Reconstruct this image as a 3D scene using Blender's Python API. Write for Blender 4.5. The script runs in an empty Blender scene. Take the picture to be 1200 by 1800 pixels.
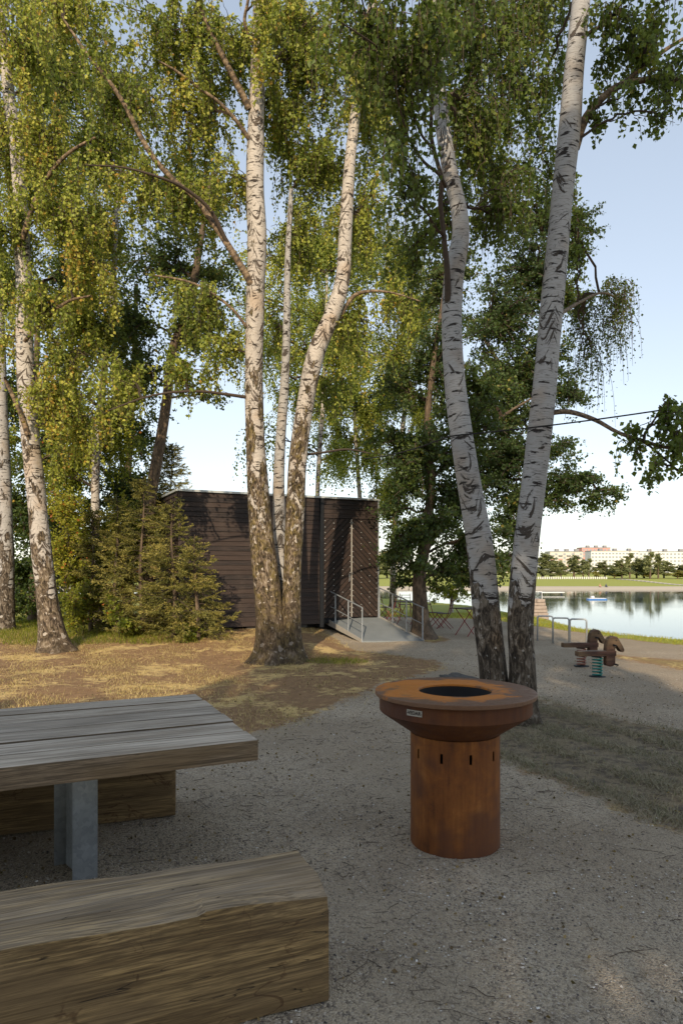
import bpy, math, random
import numpy as np
from mathutils import Vector, Matrix
sc = bpy.context.scene
COL = sc.collection
PI = math.pi
CAMH = 1.75
RNG = np.random.default_rng(7)

# ---------------------------------------------------------------- camera
cd = bpy.data.cameras.new('camera'); cam = bpy.data.objects.new('camera', cd); COL.objects.link(cam)
cam.location = (0, 0, CAMH); cam.rotation_euler = (PI/2, 0, 0)
cd.sensor_fit = 'VERTICAL'; cd.sensor_height = 36; cd.lens = 24; cd.shift_y = 100/1800
cd.clip_start = 0.05; cd.clip_end = 6000
sc.camera = cam

# ---------------------------------------------------------------- light
SUN_EL, SUN_AZ = 26.0, 6.5          # the sun stands behind the viewer, a little to the left
w = bpy.data.worlds.new('World'); sc.world = w; w.use_nodes = True
nt = w.node_tree; nt.nodes.clear()
sky = nt.nodes.new('ShaderNodeTexSky'); sky.sky_type = 'NISHITA'; sky.sun_disc = False
sky.sun_elevation = math.radians(SUN_EL); sky.sun_rotation = math.radians(180 + SUN_AZ)
sky.air_density = 1.0; sky.dust_density = .5; sky.ozone_density = 1.3; sky.altitude = 200
bg = nt.nodes.new('ShaderNodeBackground'); bg.inputs[1].default_value = 0.15
ow = nt.nodes.new('ShaderNodeOutputWorld')
hs = nt.nodes.new('ShaderNodeHueSaturation'); hs.inputs['Saturation'].default_value = .82; hs.inputs['Value'].default_value = 1.0
gm_ = nt.nodes.new('ShaderNodeGamma'); gm_.inputs[1].default_value = .55
gn = nt.nodes.new('ShaderNodeVectorMath'); gn.operation = 'SCALE'; gn.inputs['Scale'].default_value = 2.75
nt.links.new(sky.outputs[0], hs.inputs['Color']); nt.links.new(hs.outputs[0], gm_.inputs[0]); nt.links.new(gm_.outputs[0], gn.inputs[0]); nt.links.new(gn.outputs[0], bg.inputs[0]); nt.links.new(bg.outputs[0], ow.inputs[0])
ld = bpy.data.lights.new('sun', 'SUN'); ld.energy = 5.0; ld.angle = math.radians(0.53); ld.color = (1.0, .82, .59)
lo = bpy.data.objects.new('sun', ld); COL.objects.link(lo)
a = math.radians(SUN_AZ); e = math.radians(SUN_EL)
sd = Vector((math.sin(a)*math.cos(e), math.cos(a)*math.cos(e), -math.sin(e)))   # travel direction of the light
lo.rotation_euler = sd.to_track_quat('-Z', 'Y').to_euler(); lo.location = (-3, -20, 20)
sc.view_settings.view_transform = 'Standard'; sc.view_settings.look = 'None'; sc.view_settings.exposure = 0
c = sc.cycles
c.max_bounces = 6; c.diffuse_bounces = 3; c.glossy_bounces = 3; c.transmission_bounces = 3; c.transparent_max_bounces = 4
c.use_denoising = True; c.sample_clamp_indirect = 6
try: c.denoiser = 'OPENIMAGEDENOISE'; c.denoising_input_passes = 'RGB_ALBEDO_NORMAL'
except Exception: pass

# ---------------------------------------------------------------- places
def P(px, py, Y):
    return np.array([(px-600)/1200*Y, Y, CAMH-(py-1000)/1200*Y])
CREST = np.array([(-70,60),(-8,47),(3,40),(6.0,33),(6.95,25),(6.85,20.4),(7.4,18.4),(8.4,16.8),(14,11),(22,4),(40,-14)], float)
def sstep(a, b, x):
    t = np.clip((x-a)/(b-a), 0, 1); return t*t*(3-2*t)
def segdist(X, Y, poly):
    d = np.full(X.shape, 1e9); side = np.zeros(X.shape)
    for (ax, ay), (bx, by) in zip(poly[:-1], poly[1:]):
        ex, ey = bx-ax, by-ay; L = ex*ex+ey*ey
        t = np.clip(((X-ax)*ex+(Y-ay)*ey)/L, 0, 1)
        dx, dy = X-(ax+t*ex), Y-(ay+t*ey); q = np.hypot(dx, dy)
        cr = ex*(Y-ay)-ey*(X-ax)
        m = q < d; d = np.where(m, q, d); side = np.where(m, np.sign(cr), side)
    return d*side                      # > 0 on the lake side
def gz(X, Y):
    X = np.asarray(X, float); Y = np.asarray(Y, float)
    z = .22*sstep(12.3, 16, Y)*(1-sstep(-1.2, .6, X))*(1-sstep(24, 40, Y))
    z = z + .035*np.sin(X*.9+1)*np.sin(Y*.7)*sstep(5, 9, Y)*(1-sstep(.0, 2.0, X))
    d = segdist(X, Y, CREST)
    lake = np.where(d > 0, -np.minimum(4.6, .42*np.maximum(d-.15, 0)+.12*sstep(0, .5, d)), 0)
    far = -4.6 + 2.0*sstep(156, 170, Y) + 1.05*sstep(174, 214, Y)
    return np.where(Y > 100, np.maximum(lake, far), z+lake)
def G(px, py):                          # the ground point seen at a pixel
    Y = CAMH*1200/(py-1000)
    for _ in range(12):
        Y = (CAMH-float(gz((px-600)/1200*Y, Y)))*1200/(py-1000)
    X = (px-600)/1200*Y
    return X, Y, float(gz(X, Y))

# ---------------------------------------------------------------- objects
def tag(o, label=None, cat=None, group=None, kind=None):
    if label: o['label'] = label
    if cat: o['category'] = cat
    if group: o['group'] = group
    if kind: o['kind'] = kind
    return o
def empty(name, loc, label, cat, group=None, rz=0):
    o = bpy.data.objects.new(name, None); COL.objects.link(o)
    o.location = loc; o.rotation_euler = (0, 0, rz); o.empty_display_size = .1
    return tag(o, label, cat, group)
def mesh_obj(name, me, parent=None, world=False):
    o = bpy.data.objects.new(name, me); COL.objects.link(o)
    if parent:
        o.parent = parent
        if world: o.location = tuple(-Vector(parent.location))
    return o
def mk(name, V, F, mats, parent=None, world=True, smooth=False, uv=None, attr=None, mi=None):
    """V (n,3); F an (m,k) array or a list of such arrays / index lists"""
    me = bpy.data.meshes.new(name)
    V = np.asarray(V, np.float32)
    blocks = [F] if isinstance(F, np.ndarray) else F
    if len(blocks) and not isinstance(blocks[0], np.ndarray): 
        loops = np.concatenate([np.asarray(f, np.int32) for f in blocks]); tot = np.array([len(f) for f in blocks], np.int32)
    else:
        blocks = [b for b in blocks if len(b)]
        loops = np.concatenate([b.astype(np.int32).ravel() for b in blocks])
        tot = np.concatenate([np.full(len(b), b.shape[1], np.int32) for b in blocks])
    start = np.concatenate([[0], np.cumsum(tot)[:-1]]).astype(np.int32)
    me.vertices.add(len(V)); me.vertices.foreach_set('co', V.ravel())
    me.loops.add(len(loops)); me.loops.foreach_set('vertex_index', loops)
    me.polygons.add(len(tot)); me.polygons.foreach_set('loop_start', start)
    try: me.polygons.foreach_set('loop_total', tot)
    except Exception: pass
    if mi is not None: me.polygons.foreach_set('material_index', np.asarray(mi, np.int32))
    me.polygons.foreach_set('use_smooth', np.full(len(tot), bool(smooth)))
    if uv is not None:
        l = me.uv_layers.new(name='UVMap'); l.data.foreach_set('uv', np.asarray(uv, np.float32)[loops].ravel())
    if attr:
        for k, v in attr.items():
            at = me.attributes.new(k, 'FLOAT', 'POINT'); at.data.foreach_set('value', np.asarray(v, np.float32))
    for m in (mats if isinstance(mats, (list, tuple)) else [mats]): me.materials.append(m)
    me.update(calc_edges=True); me.validate()
    return mesh_obj(name, me, parent, world)

class MB:
    """collects simple solids into one mesh"""
    def __init__(s): s.V = []; s.F = []; s.n = 0; s.sm = False
    def add(s, V, F):
        V = np.asarray(V, float); s.V.append(V); s.F += [[i+s.n for i in f] for f in F]; s.n += len(V); return s
    def box(s, lo, hi, M=None, bev=0):
        x0, y0, z0 = lo; x1, y1, z1 = hi
        if bev <= 0:
            V = [(x0,y0,z0),(x1,y0,z0),(x1,y1,z0),(x0,y1,z0),(x0,y0,z1),(x1,y0,z1),(x1,y1,z1),(x0,y1,z1)]
            F = [(0,3,2,1),(4,5,6,7),(0,1,5,4),(1,2,6,5),(2,3,7,6),(3,0,4,7)]
        else:
            b = bev; V = []; F = []
            for sx in (0,1):
                for sy in (0,1):
                    for sz in (0,1):
                        X = (x0,x1)[sx]; Y = (y0,y1)[sy]; Z = (z0,z1)[sz]
                        ix = X+(b if sx == 0 else -b); iy = Y+(b if sy == 0 else -b); iz = Z+(b if sz == 0 else -b)
                        V += [(X,iy,iz),(ix,Y,iz),(ix,iy,Z)]
            id = lambda sx,sy,sz,k: (sx*4+sy*2+sz)*3+k
            F += [(id(0,0,0,0),id(0,0,1,0),id(0,1,1,0),id(0,1,0,0)),(id(1,0,0,0),id(1,1,0,0),id(1,1,1,0),id(1,0,1,0)),
                  (id(0,0,0,1),id(1,0,0,1),id(1,0,1,1),id(0,0,1,1)),(id(0,1,0,1),id(0,1,1,1),id(1,1,1,1),id(1,1,0,1)),
                  (id(0,0,0,2),id(0,1,0,2),id(1,1,0,2),id(1,0,0,2)),(id(0,0,1,2),id(1,0,1,2),id(1,1,1,2),id(0,1,1,2))]
            for p in (0,1):
                for q in (0,1):
                    F.append((id(0,p,q,1),id(1,p,q,1),id(1,p,q,2),id(0,p,q,2)))
                    F.append((id(p,0,q,0),id(p,1,q,0),id(p,1,q,2),id(p,0,q,2)))
                    F.append((id(p,q,0,0),id(p,q,1,0),id(p,q,1,1),id(p,q,0,1)))
                    for r in (0,1): F.append((id(p,q,r,0),id(p,q,r,1),id(p,q,r,2)))
        V = np.array(V, float)
        if M is not None: V = np.array([M @ Vector(v) for v in V])
        return s.add(V, F)
    def bar(s, a, b, wx, wy=None, up=(0,0,1)):
        """a rectangular bar from a to b"""
        wy = wy or wx; a = Vector(a); b = Vector(b); d = (b-a).normalized(); u = Vector(up)
        if abs(d.dot(u)) > .98: u = Vector((1,0,0))
        x = d.cross(u).normalized(); y = x.cross(d)
        V = [p+x*sx*wx/2+y*sy*wy/2 for p in (a, b) for sx, sy in ((-1,-1),(1,-1),(1,1),(-1,1))]
        return s.add(V, [(0,1,2,3)[::-1],(4,5,6,7),(0,1,5,4),(1,2,6,5),(2,3,7,6),(3,0,4,7)])
    def tube(s, pts, r, n=8):
        pts = [Vector(p) for p in pts]; rr = r if hasattr(r, '__len__') else [r]*len(pts)
        V = []; F = []; x = None
        for i, p in enumerate(pts):
            d = (pts[min(i+1, len(pts)-1)]-pts[max(i-1, 0)]).normalized()
            if x is None:
                u = Vector((0,0,1)) if abs(d.z) < .9 else Vector((1,0,0)); x = d.cross(u).normalized()
            else: x = (x-d*x.dot(d)).normalized()
            y = d.cross(x)
            for k in range(n):
                t = 2*PI*k/n; V.append(p+(x*math.cos(t)+y*math.sin(t))*rr[i])
        m = len(pts)
        for i in range(m-1):
            for k in range(n):
                k2 = (k+1) % n; F.append((i*n+k, i*n+k2, (i+1)*n+k2, (i+1)*n+k))
        F.append(tuple(range(n))[::-1]); F.append(tuple((m-1)*n+k for k in range(n)))
        return s.add(V, F)
    def lathe(s, prof, n=64, cen=(0,0,0), cap=False):
        V = []; F = []
        for (r, z) in prof:
            for k in range(n):
                t = 2*PI*k/n; V.append((cen[0]+r*math.cos(t), cen[1]+r*math.sin(t), cen[2]+z))
        for i in range(len(prof)-1):
            for k in range(n):
                k2 = (k+1) % n; F.append((i*n+k, i*n+k2, (i+1)*n+k2, (i+1)*n+k))
        if cap: F.append(tuple(range(n))[::-1]); F.append(tuple((len(prof)-1)*n+k for k in range(n)))
        return s.add(V, F)
    def build(s, name, mat, parent=None, smooth=False, world=False):
        return mk(name, np.concatenate(s.V), s.F, mat, parent, world=world, smooth=smooth)
def auto_smooth(o, deg=35):
    me = o.data; me.polygons.foreach_set('use_smooth', np.ones(len(me.polygons), bool))
    import bmesh
    bm = bmesh.new(); bm.from_mesh(me); th = math.radians(deg)
    for ed in bm.edges:
        if len(ed.link_faces) == 2 and ed.calc_face_angle(0) > th: ed.smooth = False
    bm.to_mesh(me); bm.free(); return o
def dup(root, loc=None, rz=None, label=None):
    def cp(o, par):
        q = o.copy(); COL.objects.link(q)
        if par: q.parent = par
        for ch in [x for x in o.children]: cp(ch, q)
        return q
    r = cp(root, None)
    if loc is not None: r.location = loc
    if rz is not None: r.rotation_euler = (0, 0, rz)
    if label: r['label'] = label
    return r

# ---------------------------------------------------------------- materials
class NT:
    def __init__(s, name):
        s.m = bpy.data.materials.new(name); s.m.use_nodes = True; s.t = s.m.node_tree; s.t.nodes.clear()
        s.out = s.t.nodes.new('ShaderNodeOutputMaterial')
    def n(s, typ, **kw):
        x = s.t.nodes.new('ShaderNode'+typ)
        for k, v in kw.items(): setattr(x, k, v)
        return x
    def put(s, sock, v):
        if isinstance(v, bpy.types.NodeSocket): s.t.links.new(v, sock)
        elif v is not None:
            if isinstance(v, (tuple, list)) and len(v) == 3 and sock.type == 'RGBA': v = (*v, 1)
            sock.default_value = v
    def math(s, op, a, b=None, c=None, clamp=False):
        x = s.n('Math', operation=op, use_clamp=clamp)
        for i, v in enumerate((a, b, c)):
            if v is not None: s.put(x.inputs[i], v)
        return x.outputs[0]
    def vmul(s, v, k):
        x = s.n('VectorMath', operation='MULTIPLY'); s.put(x.inputs[0], v); s.put(x.inputs[1], k); return x.outputs[0]
    def mix(s, f, a, b, mode='MIX'):
        x = s.n('Mix', data_type='RGBA', blend_type=mode); s.put(x.inputs[0], f); s.put(x.inputs[6], a); s.put(x.inputs[7], b); return x.outputs[2]
    def noise(s, v, scale=1, detail=4, rough=.6, dist=0):
        x = s.n('TexNoise'); s.put(x.inputs['Vector'], v); x.inputs['Scale'].default_value = scale
        x.inputs['Detail'].default_value = detail; x.inputs['Roughness'].default_value = rough; x.inputs['Distortion'].default_value = dist
        return x.outputs[0]
    def vor(s, v, scale=1, feat='F1', out=0, rnd=1):
        x = s.n('TexVoronoi', feature=feat); s.put(x.inputs['Vector'], v); x.inputs['Scale'].default_value = scale; x.inputs['Randomness'].default_value = rnd
        return x.outputs[out]
    def ramp(s, f, stops, interp='LINEAR'):
        x = s.n('ValToRGB'); s.put(x.inputs[0], f); r = x.color_ramp; r.interpolation = interp
        while len(r.elements) < len(stops): r.elements.new(.5)
        for el, (p, cc) in zip(r.elements, stops):
            el.position = p; el.color = (*cc, 1) if hasattr(cc, '__len__') else (cc, cc, cc, 1)
        return x.outputs[0]
    def rng(s, v, a, b, c=0, d=1, smooth=True):
        x = s.n('MapRange', interpolation_type='SMOOTHSTEP' if smooth else 'LINEAR'); s.put(x.inputs[0], v)
        for i, q in enumerate((a, b, c, d)): s.put(x.inputs[i+1], q)
        return x.outputs[0]
    def obj(s): return s.n('TexCoord').outputs['Object']
    def uv(s): return s.n('TexCoord').outputs['UV']
    def pos(s): return s.n('NewGeometry').outputs['Position']
    def attr(s, name): return s.n('Attribute', attribute_name=name).outputs['Fac']
    def bump(s, h, strength=.5, dist=.01):
        x = s.n('Bump'); x.inputs['Strength'].default_value = strength; x.inputs['Distance'].default_value = dist
        s.put(x.inputs['Height'], h); return x.outputs[0]
    def fin(s, color, rough=.8, normal=None, metal=0, spec=.5, **kw):
        b = s.n('BsdfPrincipled'); s.put(b.inputs['Base Color'], color); s.put(b.inputs['Roughness'], rough)
        b.inputs['Metallic'].default_value = metal; b.inputs['Specular IOR Level'].default_value = spec
        if normal is not None: s.put(b.inputs['Normal'], normal)
        s.t.links.new(b.outputs[0], s.out.inputs[0]); s.b = b; return s.m

def M_leaf(name, stops, trans=.35, tcol=(.30,.34,.03)):
    t = NT(name); lv = t.attr('lv')
    col = t.ramp(lv, stops)
    d = t.n('BsdfPrincipled'); t.put(d.inputs['Base Color'], col); d.inputs['Roughness'].default_value = .5; d.inputs['Specular IOR Level'].default_value = .35
    tr = t.n('BsdfTranslucent'); t.put(tr.inputs[0], t.mix(.55, col, tcol))
    mx = t.n('MixShader'); mx.inputs[0].default_value = trans
    t.t.links.new(d.outputs[0], mx.inputs[1]); t.t.links.new(tr.outputs[0], mx.inputs[2]); t.t.links.new(mx.outputs[0], t.out.inputs[0])
    return t.m
MAT = {}
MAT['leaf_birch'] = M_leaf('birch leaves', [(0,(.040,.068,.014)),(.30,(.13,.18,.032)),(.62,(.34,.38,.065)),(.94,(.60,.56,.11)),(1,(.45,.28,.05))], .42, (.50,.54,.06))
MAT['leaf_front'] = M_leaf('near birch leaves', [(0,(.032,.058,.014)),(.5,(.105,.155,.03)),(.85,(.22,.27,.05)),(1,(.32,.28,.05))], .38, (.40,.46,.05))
MAT['leaf_oak'] = M_leaf('dark round leaves', [(0,(.024,.048,.016)),(.5,(.055,.092,.024)),(.9,(.13,.17,.03)),(1,(.22,.18,.04))], .30)
MAT['leaf_yellow'] = M_leaf('yellow green leaves', [(0,(.07,.10,.012)),(.45,(.25,.28,.03)),(.9,(.52,.48,.06)),(1,(.42,.13,.03))], .42, (.5,.5,.05))
MAT['leaf_spruce'] = M_leaf('spruce needles', [(0,(.045,.055,.016)),(.45,(.20,.19,.045)),(.9,(.44,.37,.10)),(1,(.42,.28,.13))], .2)
MAT['leaf_far'] = M_leaf('far leaves', [(0,(.11,.13,.07)),(.5,(.21,.23,.10)),(1,(.36,.35,.15))], .3)  # paled greens, distance haze put into the leaf colour
MAT['leaf_far_yellow'] = M_leaf('far yellow leaves', [(0,(.20,.20,.05)),(1,(.42,.36,.10))], .3)
MAT['blade_dry'] = M_leaf('dry grass blades', [(0,(.22,.17,.06)),(.5,(.52,.40,.16)),(.85,(.70,.56,.26)),(.93,(.13,.17,.04)),(1,(.09,.14,.03))], .2, (.4,.32,.12))
MAT['blade_shade'] = M_leaf('mixed grass blades', [(0,(.11,.095,.055)),(.4,(.19,.165,.10)),(.75,(.34,.29,.18)),(.97,(.30,.26,.16)),(1,(.10,.13,.05))], .2, (.3,.3,.12))
def M_twig():
    t = NT('twig bark'); return t.fin(t.mix(t.noise(t.pos(), 30), (.030,.020,.014), (.09,.062,.042)), .9)
MAT['twig'] = M_twig()

def M_bark(name, warm=0.0, moss=0.0, sc_=0.0, gain=1.0):
    """birch bark: white skin with lenticels, chevron scars and dark fissured plates near the base (attribute 'low')"""
    t = NT(name); sp = t.n('SeparateXYZ'); t.put(sp.inputs[0], t.uv()); u, v = sp.outputs[0], sp.outputs[1]
    po = t.pos(); low = t.attr('low')
    def cmb(x, y, z=0.0):
        k = t.n('CombineXYZ'); t.put(k.inputs[0], x); t.put(k.inputs[1], y); t.put(k.inputs[2], z); return k.outputs[0]
    base = t.mix(t.noise(po, 3, 3), (.36,.355,.35), (.54,.52,.49))
    base = t.mix(t.rng(t.noise(po, 1.6, 3), .5, .7), base, (.42,.36,.30))
    # fine lenticels
    l1 = t.noise(cmb(t.math('MULTIPLY', u, 9), t.math('MULTIPLY', v, 95)), 1, 3, .6)
    col = t.mix(t.rng(l1, .52, .64, 0, .6), base, (.17,.14,.12))
    l2 = t.noise(cmb(t.math('MULTIPLY', u, 4.5), t.math('MULTIPLY', v, 22), 3.3), 1, 4, .65)
    col = t.mix(t.rng(l2, .575, .615), col, (.035,.028,.024))
    # chevron scars
    ch = t.math('ADD', v, t.math('MULTIPLY', t.math('ABSOLUTE', t.math('SINE', t.math('ADD', t.math('MULTIPLY', u, 11), t.math('MULTIPLY', t.noise(po, .9, 1), 9)))), .20))
    s1 = t.math('ADD', t.math('MULTIPLY', t.math('SUBTRACT', t.noise(po, 1.1, 2), .5), .30), t.noise(cmb(t.math('MULTIPLY', u, 4.6), t.math('MULTIPLY', ch, 10.5), 8.1), 1, 5, .68))
    scar = t.rng(s1, t.math('SUBTRACT', .592-sc_, t.math('MULTIPLY', low, .05)), t.math('SUBTRACT', .612-sc_, t.math('MULTIPLY', low, .05)))
    scol = t.mix(t.noise(po, 60, 2), (.030,.025,.021), (.13,.105,.085))
    col = t.mix(scar, col, scol)
    # fissured base bark
    wv = cmb(t.math('MULTIPLY', u, 24), t.math('MULTIPLY', v, 6.5), t.math('MULTIPLY', t.noise(po, 5, 2), .8))
    fz = t.noise(wv, 1, 7, .68, 1.1)
    fis = t.ramp(fz, [(.36,(.022,.017,.013)),(.46,(.075,.058,.042)),(.52,(.17,.135,.10)),(.60,(.28,.235,.185)),(.64,(.46,.42,.37))])
    if moss: fis = t.mix(t.rng(t.noise(po, 6, 5, .7), .42, .62, 0, moss), fis, t.mix(t.rng(fz, .38, .6), (.030,.026,.008), (.24,.19,.06)))
    wf = t.rng(t.noise(cmb(t.math('MULTIPLY', u, 17), t.math('MULTIPLY', v, 8), 2.0), 1, 3, .5, .5), .63, .66)
    fis = t.mix(wf, fis, (.52,.49,.45))
    fis = t.mix(t.rng(low, .9, 1.4, 0, .55), fis, t.mix(fz, (.030,.022,.015), (.13,.098,.066)))
    pl = t.noise(cmb(t.math('MULTIPLY', u, 5.5), t.math('MULTIPLY', v, 2.0), 5.0), 1, 5, .62, .3)
    m = t.math('ADD', t.math('MULTIPLY', low, 1.0), t.math('MULTIPLY', t.math('SUBTRACT', pl, .5), 1.9))
    lm = t.rng(m, .47, .53)
    col = t.mix(lm, col, fis)
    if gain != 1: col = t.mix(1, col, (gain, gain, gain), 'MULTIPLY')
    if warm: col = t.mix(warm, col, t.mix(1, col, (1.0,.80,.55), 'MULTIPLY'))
    h = t.math('SUBTRACT', t.math('MULTIPLY', t.math('MULTIPLY', fz, lm), 2.4), t.math('ADD', t.math('MULTIPLY', scar, .35), t.math('MULTIPLY', t.rng(l2, .59, .65), .2)))
    h = t.math('ADD', h, t.math('MULTIPLY', t.noise(po, 25, 4), .25))
    return t.fin(col, .75, t.bump(h, 1.0, .022), spec=.25)
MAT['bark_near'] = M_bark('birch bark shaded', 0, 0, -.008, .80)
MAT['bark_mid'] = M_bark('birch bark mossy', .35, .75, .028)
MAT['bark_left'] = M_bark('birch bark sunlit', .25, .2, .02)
def M_brown():
    t = NT('brown bark'); po = t.pos(); uvv = t.vmul(t.uv(), (16, 4, 1))
    f = t.noise(uvv, 1, 6, .65, .5)
    return t.fin(t.ramp(f, [(.3,(.022,.016,.012)),(.5,(.10,.070,.045)),(.7,(.23,.165,.11))]), .9, t.bump(f, .9, .02))
MAT['bark_brown'] = M_brown()
def M_branch():
    t = NT('birch branch bark'); po = t.pos(); f = t.noise(t.vmul(t.uv(), (8, 14, 1)), 1, 5, .65)
    c = t.ramp(f, [(.38,(.035,.024,.016)),(.5,(.14,.095,.055)),(.66,(.36,.26,.155))])
    return t.fin(c, .8, t.bump(f, .6, .008))
MAT['branch'] = M_branch()

def M_ground():
    t = NT('ground'); po = t.pos(); g = t.attr('gravel'); gr = t.attr('green'); sand = t.attr('sand')
    n1 = t.noise(po, 1.1, 5); n2 = t.noise(po, 7, 5, .7); n3 = t.noise(po, 60, 3, .7); nl = t.noise(po, .25, 3)
    # gravel
    v1 = t.vor(po, 95, 'F1', 1); v1b = t.n('SeparateColor'); t.put(v1b.inputs[0], v1)
    v2 = t.vor(po, 210, 'F1', 1); v2b = t.n('SeparateColor'); t.put(v2b.inputs[0], v2)
    vd = t.vor(po, 95, 'F1', 0)
    gc = t.mix(n1, (.43,.345,.235), (.62,.51,.37))
    gc = t.mix(t.rng(v1b.outputs[0], .55, 1, 0, .85, False), gc, (.64,.55,.43))
    gc = t.mix(t.rng(v1b.outputs[1], .6, 1, 0, .9, False), gc, (.10,.086,.074))
    gc = t.mix(t.rng(v2b.outputs[0], .3, 1, 0, .5, False), gc, (.20,.175,.145))
    gc = t.mix(t.rng(n2, .5, .75, 0, .55), gc, (.23,.175,.12))
    gc = t.mix(t.rng(nl, .42, .60, 0, .55), gc, (.28,.22,.15))
    # dry turf and dirt
    dirt = t.mix(n2, (.15,.085,.042), (.48,.30,.155))
    straw = t.mix(n3, (.52,.36,.14), (.86,.64,.29))
    dc = t.mix(t.rng(t.math('ADD', n1, t.math('MULTIPLY', n2, .6)), .80, .96), dirt, straw)
    dc = t.mix(t.rng(n3, .35, .55, .28, 0), dc, (.09,.055,.03))
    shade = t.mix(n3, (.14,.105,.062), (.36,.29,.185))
    shade_mix = t.rng(t.attr('turf'), .1, .9)  # right patch toned darker, tree shade put into the turf colour
    dc = t.mix(shade_mix, dc, t.mix(t.rng(n2, .42, .62), shade, (.12,.095,.07)))
    grn = t.mix(t.noise(po, 14, 5, .7), (.17,.20,.035), (.46,.46,.10))
    dc = t.mix(t.math('MULTIPLY', gr, t.rng(t.math('ADD', gr, t.math('MULTIPLY', n2, .5)), .45, .95)), dc, grn)
    dc = t.mix(sand, dc, t.mix(n2, (.42,.36,.27), (.55,.48,.38)))
    edge = t.math('ADD', g, t.math('MULTIPLY', t.math('SUBTRACT', t.noise(po, 4.2, 7, .78), .5), 1.9))
    m = t.rng(edge, .38, .62)
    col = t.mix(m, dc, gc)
    h = t.math('ADD', t.math('MULTIPLY', n2, .8), t.math('SUBTRACT', t.math('MULTIPLY', n3, .5), t.math('MULTIPLY', vd, 60*.01)))
    return t.fin(col, .95, t.bump(h, .9, .02), spec=.25)
MAT['ground'] = M_ground()
# ================================================================ setting
def inpoly(X, Y, poly):
    r = np.zeros(X.shape, bool); n = len(poly)
    for i in range(n):
        x1, y1 = poly[i]; x2, y2 = poly[(i+1) % n]
        m = ((y1 > Y) != (y2 > Y))
        with np.errstate(divide='ignore', invalid='ignore'):
            xi = (x2-x1)*(Y-y1)/(y2-y1+1e-12)+x1
        r ^= m & (X < xi)
    return r
def psdf(X, Y, poly):
    d = np.abs(segdist(X, Y, np.array(list(poly)+[poly[0]], float)))
    return np.where(inpoly(X, Y, poly), d, -d)
TURF_L = [(-90,7.6),(-3,6.9),(-.9,7.24),(-.35,8.3),(0,8.94),(.7,10.3),(1.75,12),(1.85,12.7),(1.1,13.9),(.2,15.0),(-.14,16.2),(-.3,17),(-.6,19),(-.6,90),(-90,90)]
TURF_R = [(1.75,8.75),(2.57,9.5),(3.05,8.2),(3.62,7.3),(6,5.2),(9,3.4),(6,1.5),(3.5,3.3),(2.29,4.58),(2.0,5.0),(1.73,5.75),(1.43,6.36),(1.3,7.4)]
TURF_S = [(4.95,14.5),(5.6,12.7),(5.8,11.8),(8,9),(9,9.3),(6.6,13.0)]
TURF_E = [(1.7,16.9),(2.2,16.2),(2.7,16.8),(2.5,18.2),(1.8,18.2)]
BANK = [(-2,27),(1.85,24.9),(5.05,23.6),(5.97,20.6),(6.9,17.4),(7.7,15.6),(11,11.2),(20,2),(40,-20),(90,-20),(90,99),(-2,99)]
def masks(X, Y):
    s = np.maximum.reduce([psdf(X, Y, TURF_L), psdf(X, Y, TURF_R)])
    g = 1-sstep(-.45, .45, s)
    for poly, wd in ((TURF_S, .45), (TURF_E, .3), (BANK, .25)): g = np.minimum(g, 1-sstep(-wd, wd, psdf(X, Y, poly)))
    far = Y > 100
    g = np.where(far, 0, g)
    green = sstep(-.2, .3, psdf(X, Y, BANK))
    green = np.maximum(green, sstep(14.8, 18, Y)*sstep(4.6, 6.5, -X)*.8)
    green = np.maximum(green, .5*np.exp(-((X+.1)**2+(Y-12.6)**2)/.5)); green = np.maximum(green, .5*sstep(-.3, .3, psdf(X, Y, TURF_E)))
    green = np.maximum(green, .45*sstep(-.4, .4, psdf(X, Y, TURF_S)))
    green = np.where(far, 1, green)
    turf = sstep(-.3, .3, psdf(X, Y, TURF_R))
    sand = np.where(far, 1-sstep(169.5, 172, Y), 0); sand = np.maximum(sand, 0)
    return g, green, turf, sand
def lines(a, b, st): return list(np.arange(a, b, st))
xs = np.array([-1500,-900,-500,-300,-180,-110,-70,-45,-30,-22,-17,-14,-12,-11]+lines(-10, 10, .11)+[10,10.5,11,12,13,14,16,18,21,25,30,36,45,60,80,110,160,240,360,520,900,1500], float)
ys = np.array([-400,-200,-100,-50,-30,-20,-14,-10,-7,-5,-3,-1.5,-.6]+lines(0, 30, .12)+lines(30, 46, .5)+[46,48,51,55,60,66,74,84,95,110,130,150,156,159,162,164,166,168,169,170,171,172,173,175,178,182,188,194,200,206,212,218,226,240,270,320,400,600,900,1500,3000], float)
XX, YY = np.meshgrid(xs, ys); nx, ny = len(xs), len(ys)
ZZ = gz(XX, YY)
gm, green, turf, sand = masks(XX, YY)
near = (YY < 30) & (YY > -2) & (np.abs(XX) < 11)
wob = (np.sin(XX*5.1+YY*2.3)+np.sin(YY*7.7-XX*3.1)+np.sin(XX*11.3+YY*9.1)*.6)*.004 + RNG.normal(0, .0025, XX.shape)
ZZ = ZZ + np.where(near, wob + (1-gm)*.012*np.sin(XX*2.7)*np.sin(YY*3.3), 0)
V = np.stack([XX, YY, ZZ], -1).reshape(-1, 3)
ii = (np.arange(ny-1)[:, None]*nx+np.arange(nx-1)[None]).ravel()
Q = np.stack([ii, ii+1, ii+1+nx, ii+nx], 1)
cg = gm.ravel()[Q].mean(1); cy = V[Q][:, :, 1].mean(1)
AT = {'gravel': gm.ravel(), 'green': green.ravel(), 'turf': turf.ravel(), 'sand': sand.ravel()}
def sub(name, sel):
    q = Q[sel]; used, inv = np.unique(q, return_inverse=True)
    o = mk(name, V[used], inv.reshape(-1, 4), MAT['ground'], smooth=True, attr={k: v[used] for k, v in AT.items()})
    o['kind'] = 'structure'; return o
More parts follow.
